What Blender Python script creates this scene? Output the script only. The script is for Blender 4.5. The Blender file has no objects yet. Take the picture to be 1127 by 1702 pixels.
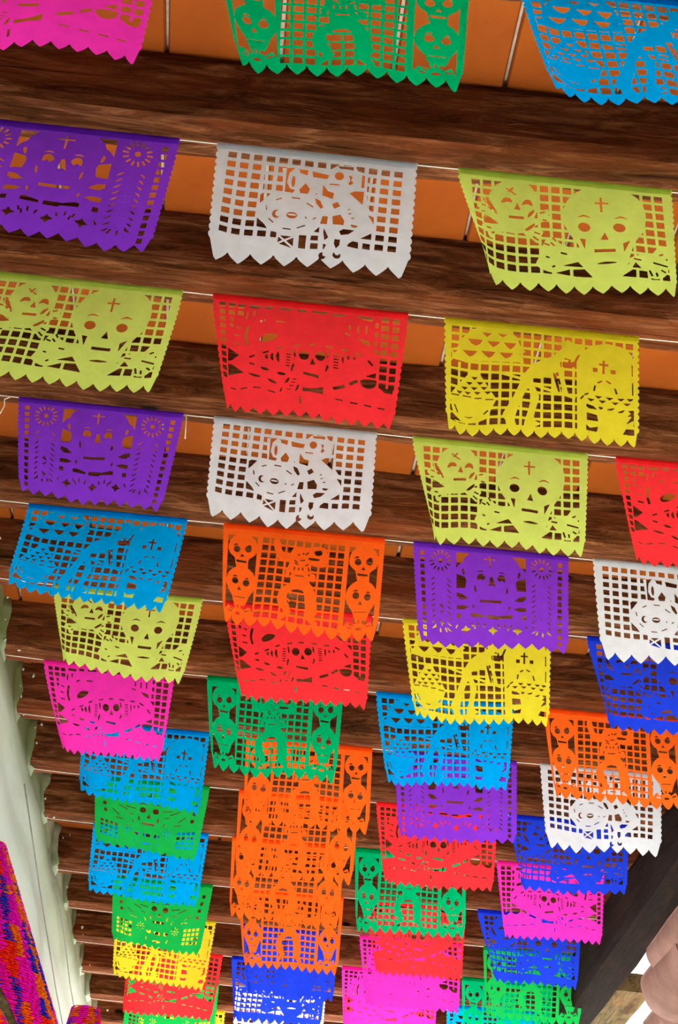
import bpy, bmesh, math, random
import numpy as np
from mathutils import Vector, noise
from mathutils.geometry import delaunay_2d_cdt
random.seed(7); rng = np.random.default_rng(7)
scene = bpy.context.scene
COL = scene.collection

# ---------------------------------------------------------------- camera, sky, sun, exposure
def basis(roll, pitch, yaw):
    f = Vector((math.sin(yaw)*math.cos(pitch), math.cos(yaw)*math.cos(pitch), math.sin(pitch)))
    r = Vector((math.cos(yaw), -math.sin(yaw), 0)); u = r.cross(f)
    c, s = math.cos(roll), math.sin(roll)
    return c*r+s*u, -s*r+c*u, f
cam_data = bpy.data.cameras.new('camera'); cam = bpy.data.objects.new('camera', cam_data); COL.objects.link(cam)
R_, U_, F_ = basis(*[math.radians(a) for a in (4.53933, 28.76149, 2.25189)])
EYE = 1.6                       # eye height above the floor
from mathutils import Matrix
cam.matrix_world = Matrix(((R_.x, U_.x, -F_.x, 0), (R_.y, U_.y, -F_.y, 0), (R_.z, U_.z, -F_.z, EYE), (0, 0, 0, 1)))
cam_data.sensor_fit = 'VERTICAL'; cam_data.sensor_height = 36; cam_data.lens = 36*3232.67/1702
cam_data.clip_end = 200
scene.camera = cam
world = bpy.data.worlds.new('sky'); scene.world = world; world.use_nodes = True
wn = world.node_tree.nodes
wn['Background'].inputs[0].default_value = (.86, .93, 1, 1); wn['Background'].inputs[1].default_value = .5
sun_d = bpy.data.lights.new('sun', 'SUN'); sun_d.energy = 27; sun_d.angle = math.radians(1.5); sun_d.color = (1, .97, .94)
sun = bpy.data.objects.new('sun', sun_d); COL.objects.link(sun)
sun.rotation_euler = Vector((-.62, -.30, -.72)).to_track_quat('-Z', 'Y').to_euler()   # from the open side, a little ahead
vs = scene.view_settings
vs.view_transform = 'Standard'; vs.look = 'None'; vs.gamma = 1; vs.use_curve_mapping = False; vs.exposure = 1.35

# ---------------------------------------------------------------- helpers
def mesh_obj(name, verts, faces, mat, parent=None, smooth=False):
    me = bpy.data.meshes.new(name); me.from_pydata([tuple(v) for v in verts], [], [tuple(f) for f in faces])
    me.materials.append(mat)
    if smooth: me.polygons.foreach_set('use_smooth', [True]*len(me.polygons))
    me.update()
    o = bpy.data.objects.new(name, me); COL.objects.link(o); o.parent = parent
    return o
def tag(o, label=None, cat=None, group=None, kind=None):
    if label: o['label'] = label
    if cat: o['category'] = cat
    if group: o['group'] = group
    if kind: o['kind'] = kind
    return o
def empty(name, loc=(0, 0, 0)):
    o = bpy.data.objects.new(name, None); COL.objects.link(o); o.location = loc; o.empty_display_size = .05
    return o
def new_mat(name):
    m = bpy.data.materials.new(name); m.use_nodes = True
    nt = m.node_tree; b = nt.nodes['Principled BSDF']; b.inputs['Roughness'].default_value = .8
    b.inputs['Specular IOR Level'].default_value = .25
    return m, nt, b
def ramp(nt, stops, fac):
    r = nt.nodes.new('ShaderNodeValToRGB'); e = r.color_ramp.elements
    while len(e) < len(stops): e.new(.5)
    for el, (p, c) in zip(e, stops): el.position = p; el.color = (*c, 1)
    nt.links.new(fac, r.inputs[0]); return r.outputs[0]
def noise_tex(nt, scale, stretch=(1, 1, 1), detail=6, coord='Object', rough=.6, dist=0):
    tc = nt.nodes.new('ShaderNodeTexCoord'); mp = nt.nodes.new('ShaderNodeMapping'); mp.inputs['Scale'].default_value = stretch
    n = nt.nodes.new('ShaderNodeTexNoise'); n.inputs['Scale'].default_value = scale; n.inputs['Detail'].default_value = detail
    n.inputs['Roughness'].default_value = rough; n.inputs['Distortion'].default_value = dist
    nt.links.new(tc.outputs[coord], mp.inputs[0]); nt.links.new(mp.outputs[0], n.inputs['Vector'])
    return n.outputs['Fac']
def mixc(nt, a, b, fac, mode='MIX'):
    m = nt.nodes.new('ShaderNodeMix'); m.data_type = 'RGBA'; m.blend_type = mode
    for sock, v in ((m.inputs[6], a), (m.inputs[7], b), (m.inputs[0], fac)):
        if isinstance(v, (tuple, float, int)): sock.default_value = (*v, 1) if isinstance(v, tuple) else v
        else: nt.links.new(v, sock)
    return m.outputs[2]
def bump(nt, b, h, strength, dist=.01):
    n = nt.nodes.new('ShaderNodeBump'); n.inputs['Strength'].default_value = strength; n.inputs['Distance'].default_value = dist
    nt.links.new(h, n.inputs['Height']); nt.links.new(n.outputs[0], b.inputs['Normal'])
def wood(name, dark, mid, light, ax=0):
    """rough timber; ax is the axis the grain runs along"""
    st = lambda l, w: tuple(l if k == ax else w for k in range(3))
    m, nt, b = new_mat(name)
    grain = noise_tex(nt, 5, st(1.0, 7.5), 11, rough=.72, dist=.9)
    c = ramp(nt, [(.34, dark), (.5, mid), (.66, light)], grain)
    red = noise_tex(nt, 3.1, st(.7, 2.6), 5, rough=.6)
    c = mixc(nt, c, (mid[0]*1.5, mid[1]*1.05, mid[2]*.8), ramp(nt, [(.48, (0, 0, 0)), (.66, (.65, .65, .65))], red))
    blot = noise_tex(nt, 4.4, st(.6, 2.2), 5, rough=.65)
    c = mixc(nt, c, tuple(v*.4 for v in dark), ramp(nt, [(.56, (0, 0, 0)), (.70, (.7, .7, .7))], blot))
    v = nt.nodes.new('ShaderNodeTexVoronoi'); v.inputs['Scale'].default_value = 3.2
    tc = nt.nodes.new('ShaderNodeTexCoord'); mp = nt.nodes.new('ShaderNodeMapping'); mp.inputs['Scale'].default_value = st(.8, 1.9)
    nt.links.new(tc.outputs['Object'], mp.inputs[0]); nt.links.new(mp.outputs[0], v.inputs['Vector'])
    c = mixc(nt, c, (.008, .004, .003), ramp(nt, [(.05, (1, 1, 1)), (.08, (0, 0, 0))], v.outputs['Distance']))
    streak = noise_tex(nt, 4, st(.45, 26), 8, rough=.7, dist=.6)
    c = mixc(nt, c, tuple(v*.2 for v in dark), ramp(nt, [(.57, (0, 0, 0)), (.66, (.85, .85, .85))], streak))
    scuff = noise_tex(nt, 7, st(1.5, 14), 9, rough=.75)
    c = mixc(nt, c, tuple(min(1, v*1.7) for v in light), ramp(nt, [(.64, (0, 0, 0)), (.74, (.6, .6, .6))], scuff))
    nt.links.new(c, b.inputs['Base Color']); b.inputs['Roughness'].default_value = .95; b.inputs['Specular IOR Level'].default_value = .05
    bump(nt, b, grain, .7, .02)
    return m
M = {}
M['beam'] = wood('beam_wood', (.034, .0095, .0036), (.13, .040, .014), (.31, .125, .055))
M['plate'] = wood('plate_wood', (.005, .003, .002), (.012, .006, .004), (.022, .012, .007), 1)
M['eave'] = wood('eave_wood', (.06, .04, .018), (.13, .09, .042), (.20, .15, .08), 1)
def plain(name, c1, c2, scale, rough=.85, bmp=.2, stretch=(1, 1, 1)):
    m, nt, b = new_mat(name); n = noise_tex(nt, scale, stretch, 7)
    nt.links.new(ramp(nt, [(.3, c1), (.7, c2)], n), b.inputs['Base Color']); b.inputs['Roughness'].default_value = rough
    bump(nt, b, n, bmp, .006); return m
M['tile'] = plain('ceiling_clay', (.25, .045, .001), (.34, .074, .002), 3.5)
M['mortar'] = plain('mortar', (.45, .36, .28), (.7, .62, .54), 30)
M['roof_clay'] = plain('roof_clay', (.13, .055, .036), (.21, .10, .078), 9)
M['floor'] = plain('floor_clay', (.42, .40, .37), (.54, .52, .49), 2)
M['dark_outside'] = plain('low_bounce_green', (.05, .07, .025), (.10, .13, .05), 3)
M['ground'] = plain('court_stone', (.50, .49, .47), (.62, .61, .59), 1)
M['flake'] = plain('plaster_flake', (.55, .54, .48), (.75, .74, .68), 40)
# limewashed wall with age stains; its greenish top band also paints in shade
m, nt, b = new_mat('limewash')
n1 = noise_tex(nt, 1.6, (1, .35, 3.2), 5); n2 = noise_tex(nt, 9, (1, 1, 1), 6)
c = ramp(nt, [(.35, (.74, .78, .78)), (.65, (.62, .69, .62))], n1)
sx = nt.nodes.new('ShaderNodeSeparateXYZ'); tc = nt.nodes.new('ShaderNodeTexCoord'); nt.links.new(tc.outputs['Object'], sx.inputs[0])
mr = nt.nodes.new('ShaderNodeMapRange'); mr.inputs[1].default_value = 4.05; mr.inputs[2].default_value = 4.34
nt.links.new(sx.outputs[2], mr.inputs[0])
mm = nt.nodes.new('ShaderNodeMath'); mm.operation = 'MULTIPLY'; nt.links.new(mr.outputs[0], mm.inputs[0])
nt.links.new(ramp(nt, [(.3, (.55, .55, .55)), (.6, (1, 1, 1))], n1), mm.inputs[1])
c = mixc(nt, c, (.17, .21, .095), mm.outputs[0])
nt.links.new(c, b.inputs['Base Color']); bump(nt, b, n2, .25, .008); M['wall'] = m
M['string'] = plain('cotton_string', (.75, .73, .68), (.9, .88, .82), 50)
M['wire'] = plain('grey_wire', (.12, .12, .11), (.2, .2, .18), 20)
PAPER = {'pink': (.95, .035, .50), 'magenta': (.9, .02, .55), 'green': (.0, .42, .15), 'bright_green': (.01, .42, .07), 'sky_blue': (.0, .34, .85),
         'purple': (.22, .035, .66), 'white': (.69, .72, .80), 'lime': (.60, .72, .14), 'red': (.95, .035, .045), 'yellow': (.74, .64, .03),
         'orange': (.98, .13, .012), 'deep_blue': (.015, .05, .72)}
def paper(name, c):
    m = bpy.data.materials.new('paper_'+name); m.use_nodes = True; nt = m.node_tree
    for nd in list(nt.nodes): nt.nodes.remove(nd)
    o = nt.nodes.new('ShaderNodeOutputMaterial'); mix = nt.nodes.new('ShaderNodeMixShader'); mix.inputs[0].default_value = .5
    d = nt.nodes.new('ShaderNodeBsdfDiffuse'); t = nt.nodes.new('ShaderNodeBsdfTranslucent')
    n = noise_tex(nt, 25, (1, 1, 1), 5)
    cc = ramp(nt, [(.3, tuple(v*.92 for v in c)), (.7, tuple(min(1, v*1.05) for v in c))], n)
    for s in (d, t): nt.links.new(cc, s.inputs['Color'])
    bp = nt.nodes.new('ShaderNodeBump'); bp.inputs['Strength'].default_value = .12; bp.inputs['Distance'].default_value = .004
    nt.links.new(noise_tex(nt, 14, (1, 1, 1), 3), bp.inputs['Height']); nt.links.new(bp.outputs[0], d.inputs['Normal'])
    nt.links.new(d.outputs[0], mix.inputs[1]); nt.links.new(t.outputs[0], mix.inputs[2]); nt.links.new(mix.outputs[0], o.inputs[0])
    return m
for k, c in PAPER.items(): M[k] = paper(k, c)

# ---------------------------------------------------------------- the place (heights are above the floor)
STRING_Z = EYE + 2.752
BEAM_Z = STRING_Z + .012; BEAM_H = .185; BEAM_W = .152
ROW_Y = [2.81, 3.387, 3.965, 4.545, 5.15, 5.685, 6.295, 6.823, 7.39, 7.965, 8.66, 9.23, 9.80, 10.36, 10.92]
BEAM_Y = [1.07, 1.65, 2.23] + ROW_Y + [11.48, 12.04]
wall_x = lambda y: -.905 + .028*(y-6.3)
X1 = 1.72
def slab(name, x0, x1, y0, y1, z0, z1, mat, kind='structure', parent=None):
    v = [(x, y, z) for z in (z0, z1) for x, y in ((x0, y0), (x1, y0), (x1, y1), (x0, y1))]
    o = mesh_obj(name, v, [(3, 2, 1, 0), (4, 5, 6, 7), (0, 1, 5, 4), (1, 2, 6, 5), (2, 3, 7, 6), (3, 0, 4, 7)], mat, parent)
    return tag(o, kind=kind) if kind else o
slab('floor', -1.3, 1.95, -6, 11, -.15, 0, M['floor'])
slab('light_block_right', 1.84, 2.1, -6, 3.1, 0, EYE+3.05, M['wall'])  # unseen, added to keep sun and sky off the near floor
slab('light_block_back', -1.25, 2.1, -6.3, -6, 0, EYE+3.05, M['wall'])  # unseen, added to shut out light from behind the camera
slab('dark_outside', 1.95, 16, -12, 11, -.45, -.2, M['dark_outside'])  # unseen ground, made dark green to hold back bounced light
slab('ground', -14, 16, 11, 34, -.45, 0, M['ground'])
# unseen block outside, added to keep sun off the farther floor
hv_, hf_ = [], []
for i in range(41):
    y = 5.6+5.9*i/40
    for k, (a, b_) in enumerate(((2.3, -.2), (2.27, 1.0), (2.3, 2.2), (2.38, 3.1), (2.6, 3.25), (2.82, 3.1), (2.9, 2.2), (2.9, -.2))):
        hv_.append((a+.05*noise.noise((y*5, k*3, 1)), y, b_+.06*noise.noise((y*5, k*3, 7))))
hf_ = [(i*8+k, i*8+k+1, i*8+k+9, i*8+k+8) for i in range(40) for k in range(7)]+[tuple(range(8)), tuple(320+k for k in range(8))]
tag(mesh_obj('sun_blocker', hv_, hf_, M['dark_outside']), kind='structure')
# left wall: a slightly uneven plastered face, thick
ny, nz = 190, 50
verts, faces = [], []
for i in range(ny+1):
    y = -6 + 19*i/ny
    for j in range(nz+1):
        t = j/nz; z = (EYE+3.05)*(t**.6)
        x = wall_x(y) + .016*noise.noise((y*1.3, z*1.7, 3)) + .006*noise.noise((y*6, z*6, 9))
        zz = z-EYE
        x += .022*math.exp(-((zz-2.70)/.06)**2) - .012*math.exp(-((zz-2.56)/.05)**2)
        verts.append((x, y, z))
for i in range(ny):
    for j in range(nz):
        a = i*(nz+1)+j; faces.append((a, a+nz+1, a+nz+2, a+1))
n0 = len(verts)
verts += [(-1.25, -6, 0), (-1.25, 13, 0), (-1.25, 13, EYE+3.05), (-1.25, -6, EYE+3.05)]
faces += [(n0, n0+3, n0+2, n0+1), (0, nz, n0+3, n0), (ny*(nz+1)+nz, ny*(nz+1), n0+1, n0+2), (nz, ny*(nz+1)+nz, n0+2, n0+3)]
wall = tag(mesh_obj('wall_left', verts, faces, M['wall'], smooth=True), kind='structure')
# ceiling: mortar bed above, clay tiles and rough-hewn beams as its pieces
CZ = BEAM_Z + BEAM_H
ceiling = slab('ceiling', -1.2, 2.05, -6, 12.3, CZ+.012, CZ+.06, M['mortar'])
tile_w = .252
def tile_mesh(L):
    w, t, g = tile_w/2-.004, .03, .004
    v = [(-w, -L/2, 0), (w, -L/2, 0), (w, L/2, 0), (-w, L/2, 0), (-w+g, -L/2+g, -.008), (w-g, -L/2+g, -.008), (w-g, L/2-g, -.008), (-w+g, L/2-g, -.008), (-w, -L/2, t), (w, -L/2, t), (w, L/2, t), (-w, L/2, t)]
    me = bpy.data.meshes.new('tile'); me.from_pydata(v, [], [(7, 6, 5, 4), (0, 4, 5, 1), (1, 5, 6, 2), (2, 6, 7, 3), (3, 7, 4, 0), (0, 1, 9, 8), (1, 2, 10, 9), (2, 3, 11, 10), (3, 0, 8, 11), (8, 9, 10, 11)])
    me.materials.append(M['tile']); return me
tile_meshes = {}
for k in range(len(BEAM_Y)-1):
    y0, y1 = BEAM_Y[k], BEAM_Y[k+1]; L = round(y1-y0-.006, 3)
    me = tile_meshes.setdefault(L, tile_mesh(L))
    for i in range(-4, 9):
        x = -.343 + tile_w*(i+.5) + (.012 if k % 2 else 0)
        if x < wall_x(y0)-.1 or x > X1+.15: continue
        o = bpy.data.objects.new('tile', me); COL.objects.link(o); o.parent = ceiling
        o.location = (x, (y0+y1)/2, CZ + random.uniform(-.003, .003)); o.rotation_euler = (random.uniform(-.004, .004), random.uniform(-.01, .01), random.uniform(-.006, .006))
def hewn(name, p0, p1, w, h, mat, parent, seed, amp=.006, nseg=70, up=False):
    """rough-hewn timber from p0 to p1 (centres of its underside), width w, height h"""
    p0, p1 = Vector(p0), Vector(p1); d = (p1-p0); L = d.length; d.normalize()
    side = Vector((0, 0, 1)).cross(d)
    prof = []
    n = 6
    for i in range(n): prof.append((-w/2 + w*i/n, 0))
    for i in range(n): prof.append((w/2, h*i/n))
    for i in range(n): prof.append((w/2 - w*i/n, h))
    for i in range(n): prof.append((-w/2, h - h*i/n))
    np_ = len(prof); vs_, fs_ = [], []
    for s in range(nseg+1):
        t = s/nseg; c = p0.lerp(p1, t)
        bow = .01*noise.noise((t*2.3, seed*7.1, 1)); lift = .005*noise.noise((t*3.1, seed*5.3, 4))
        for k, (a, b_) in enumerate(prof):
            corner = k % n == 0
            q = c + side*a + Vector((0, 0, b_))
            nx = noise.noise((t*L*3, a*14+seed*3.7, b_*14)); nz_ = noise.noise((t*L*3+40, a*14, b_*14+seed))
            wob = noise.noise((t*L*11, a*30+seed, b_*30))
            a2 = a + bow + amp*nx + .003*wob; b2 = b_ + lift + amp*nz_*.7 + .002*wob
            if corner:
                cut = .006 + .010*max(0, noise.noise((t*L*4+seed*11, k, 2)))
                a2 -= math.copysign(cut, a); b2 += cut*(1 if b_ < h/2 else -1)
            vs_.append(c + side*a2 + Vector((0, 0, b2)))
    for s in range(nseg):
        for k in range(np_):
            a, b_ = s*np_+k, s*np_+(k+1) % np_
            fs_.append((a, b_, b_+np_, a+np_))
    fs_.append(tuple(range(np_-1, -1, -1))); fs_.append(tuple(nseg*np_+k for k in range(np_)))
    o = mesh_obj(name, vs_, fs_, mat, parent)
    return o
for k, y in enumerate(BEAM_Y):
    # each timber in its own frame, so that every one shows its own grain
    o = hewn('beam', (0, 0, 0), (X1+.16+1.10, 0, 0), BEAM_W + random.uniform(-.008, .008), BEAM_H, M['beam'], ceiling, k+1)
    off = 7.3*k
    o.data.transform(Matrix.Translation((off, off*.6, off*.37))); o.location = (-1.10-off, y-off*.6, BEAM_Z-off*.37)
# longitudinal beam on the open side, pale board of the eave outside it
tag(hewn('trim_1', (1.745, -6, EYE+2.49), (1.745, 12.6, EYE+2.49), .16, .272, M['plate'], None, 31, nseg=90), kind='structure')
tag(hewn('trim_2', (1.955, 9.25, EYE+2.60), (1.955, 12.6, EYE+2.60), .235, .09, M['eave'], None, 37, nseg=40), kind='structure')
# eave tiles outside: clay channels, each lapping over the next
def channel(name, cx, cz, r, y0, y1, drop, mat, parent, t=.014, arc=200, seg=22):
    vs_, fs_ = [], []
    for yi, y in enumerate(np.linspace(y0, y1, 7)):
        f = yi/6; rr = r*(1-.10*(1-f))
        for rad in (rr, rr-t):
            for k in range(seg+1):
                a = math.radians(-90-arc/2+arc*k/seg)
                w = .004*noise.noise((a*2, y*5, cx*9))
                vs_.append((cx+math.cos(a)*(rad+w), y, cz-drop*f+math.sin(a)*(rad+w)))
    n = seg+1
    for i in range(6):
        for k in range(seg):
            a = i*2*n+k
            fs_.append((a, a+1, a+2*n+1, a+2*n)); b_ = a+n; fs_.append((b_+1, b_, b_+2*n, b_+2*n+1))
        for k in (0, seg):
            a = i*2*n+k; fs_.append((a, a+n, a+3*n, a+2*n))
    for i in (0, 6):
        for k in range(seg):
            a = i*2*n+k; fs_.append((a, a+1, a+n+1, a+n))
    return mesh_obj(name, vs_, fs_, mat, parent, smooth=True)
eave = tag(empty('roof_eave', (1.95, 7.9, EYE+2.2)), kind='structure')
inv = Matrix.Translation((-1.95, -7.9, -EYE-2.2))
for cx, cz, r, y0, y1 in ((1.845, 2.45, .09, 6.8, 7.98), (1.935, 2.375, .155, 7.62, 8.2), (2.065, 2.33, .16, 8.02, 8.75), (2.13, 2.28, .16, 8.55, 9.4)):
    o = channel('tile', cx, EYE+cz, r, y0, y1, .03, M['roof_clay'], eave); o.data.transform(inv)

# plaster flakes where the beams meet the wall
vs_, fs_ = [], []
for y in BEAM_Y[5:]:
    for _ in range(5):
        ang = random.random()
        x = wall_x(y) + .012 + abs(random.gauss(0, .035)); s = random.uniform(.002, .008)
        p = Vector((x, y-BEAM_W/2-.003, BEAM_Z+random.uniform(.0, BEAM_H))) if ang < .75 else Vector((x, y+random.uniform(-.06, .06), BEAM_Z-.003))
        n0 = len(vs_)
        for k in range(6):
            a = k*math.pi/3+random.uniform(-.3, .3); rr = s*random.uniform(.5, 1.2)
            vs_.append(p + (Vector((rr*math.cos(a), -.004, 1.4*rr*math.sin(a))) if ang < .75 else Vector((1.3*rr*math.cos(a), rr*math.sin(a), -.004))))
        vs_.append(p + Vector((0, -.009 if ang < .75 else 0, 0 if ang < .75 else -.009))); vs_.append(p + Vector((0, .006, .002)))
        for k in range(6): fs_ += [(n0+k, n0+(k+1) % 6, n0+6), (n0+(k+1) % 6, n0+k, n0+7)]
fl = tag(mesh_obj('plaster_flakes', vs_, fs_, M['flake'], wall), kind='stuff')
# plaster packed round each beam end
for y in BEAM_Y[5:]:
    vs_, fs_ = [], []
    rim = [(-.5, 0), (-.25, -.02), (0, -.025), (.25, -.02), (.5, 0), (.53, .3), (.53, .7), (.5, 1), (-.5, 1), (-.53, .7), (-.53, .3)]
    for a, b_ in rim:
        for e, xo in ((.012, -.01), (.008, .012), (-.004, .022)):
            q = Vector((wall_x(y)+xo+random.uniform(-.006, .016)*(xo > .02), y+a*(BEAM_W+2*e)+random.uniform(-.004, .004), BEAM_Z+b_*BEAM_H-(e+.002 if b_ <= 0 else 0)))
            vs_.append(q)
    n = len(rim)
    for k in range(n):
        for j in range(2):
            a = k*3+j; b_ = ((k+1) % n)*3+j; fs_.append((a, b_, b_+1, a+1))
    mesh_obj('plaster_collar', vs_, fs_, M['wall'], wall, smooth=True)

# ---------------------------------------------------------------- tubes: strings and wires
def tube(name, pts, r, mat, parent=None, n=6):
    pts = [Vector(p) for p in pts]; vs_, fs_ = [], []
    for i, p in enumerate(pts):
        d = (pts[min(i+1, len(pts)-1)]-pts[max(i-1, 0)]).normalized()
        s = d.cross(Vector((0, .3, 1))).normalized(); u = s.cross(d)
        for k in range(n):
            a = 2*math.pi*k/n; vs_.append(p+s*(r*math.cos(a))+u*(r*math.sin(a)))
    for i in range(len(pts)-1):
        for k in range(n):
            a, b_ = i*n+k, i*n+(k+1) % n; fs_.append((a, b_, b_+n, a+n))
    fs_ += [tuple(range(n-1, -1, -1)), tuple((len(pts)-1)*n+k for k in range(n))]
    return mesh_obj(name, vs_, fs_, mat, parent, smooth=True)
ORD = ['top', 'second', 'third', 'fourth', 'fifth', 'sixth', 'seventh', 'eighth', 'ninth', 'tenth', 'eleventh', 'twelfth', 'thirteenth', 'fourteenth', 'fifteenth']
for r_, y in enumerate(ROW_Y):
    x0, x1 = wall_x(y)+.012, 1.70
    xs = np.linspace(x0, x1, 60)
    o = tube('string', [(x, y+.0015*math.sin(x*9+r_), STRING_Z-.002+.009*((2*(x-x0)/(x1-x0)-1)**2)**3) for x in xs], .0013, M['string'])
    tag(o, f'thin white string under the {ORD[r_]} beam, carrying the {ORD[r_]} row of banners', 'string', 'strings under the beams')
    if r_ == 3:
        for xx, pts in ((-.262, [(0, 0, 0), (.006, -.004, -.01), (.008, -.006, -.045), (.01, -.006, -.08)]), (-.735, [(0, 0, 0), (-.015, -.004, -.012), (-.012, -.006, -.035), (-.02, -.006, -.06)])):
            tube('loose_end', [(xx+a, y+b_, STRING_Z+c_) for a, b_, c_ in pts], .0016, M['string'], o)
def wallp(y, z): return (wall_x(y)+.03, y, EYE+z)
w = tube('cable', [wallp(y, z) for y, z in ((7.2, 2.62), (7.7, 2.55), (8.2, 2.48), (8.7, 2.42), (9.2, 2.36), (9.9, 2.3), (11, 2.2))], .003, M['wire'])
tag(w, 'thin dark wire along the white wall, the lower of two', 'wire', 'wires on the wall')
w = tube('cable', [wallp(y, z) for y, z in ((8.2, 2.70), (8.8, 2.66), (9.3, 2.62), (9.8, 2.54), (10.3, 2.50), (11.2, 2.46))], .003, M['wire'])
tag(w, 'thin dark wire along the white wall, close under the beam ends', 'wire', 'wires on the wall')

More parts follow.
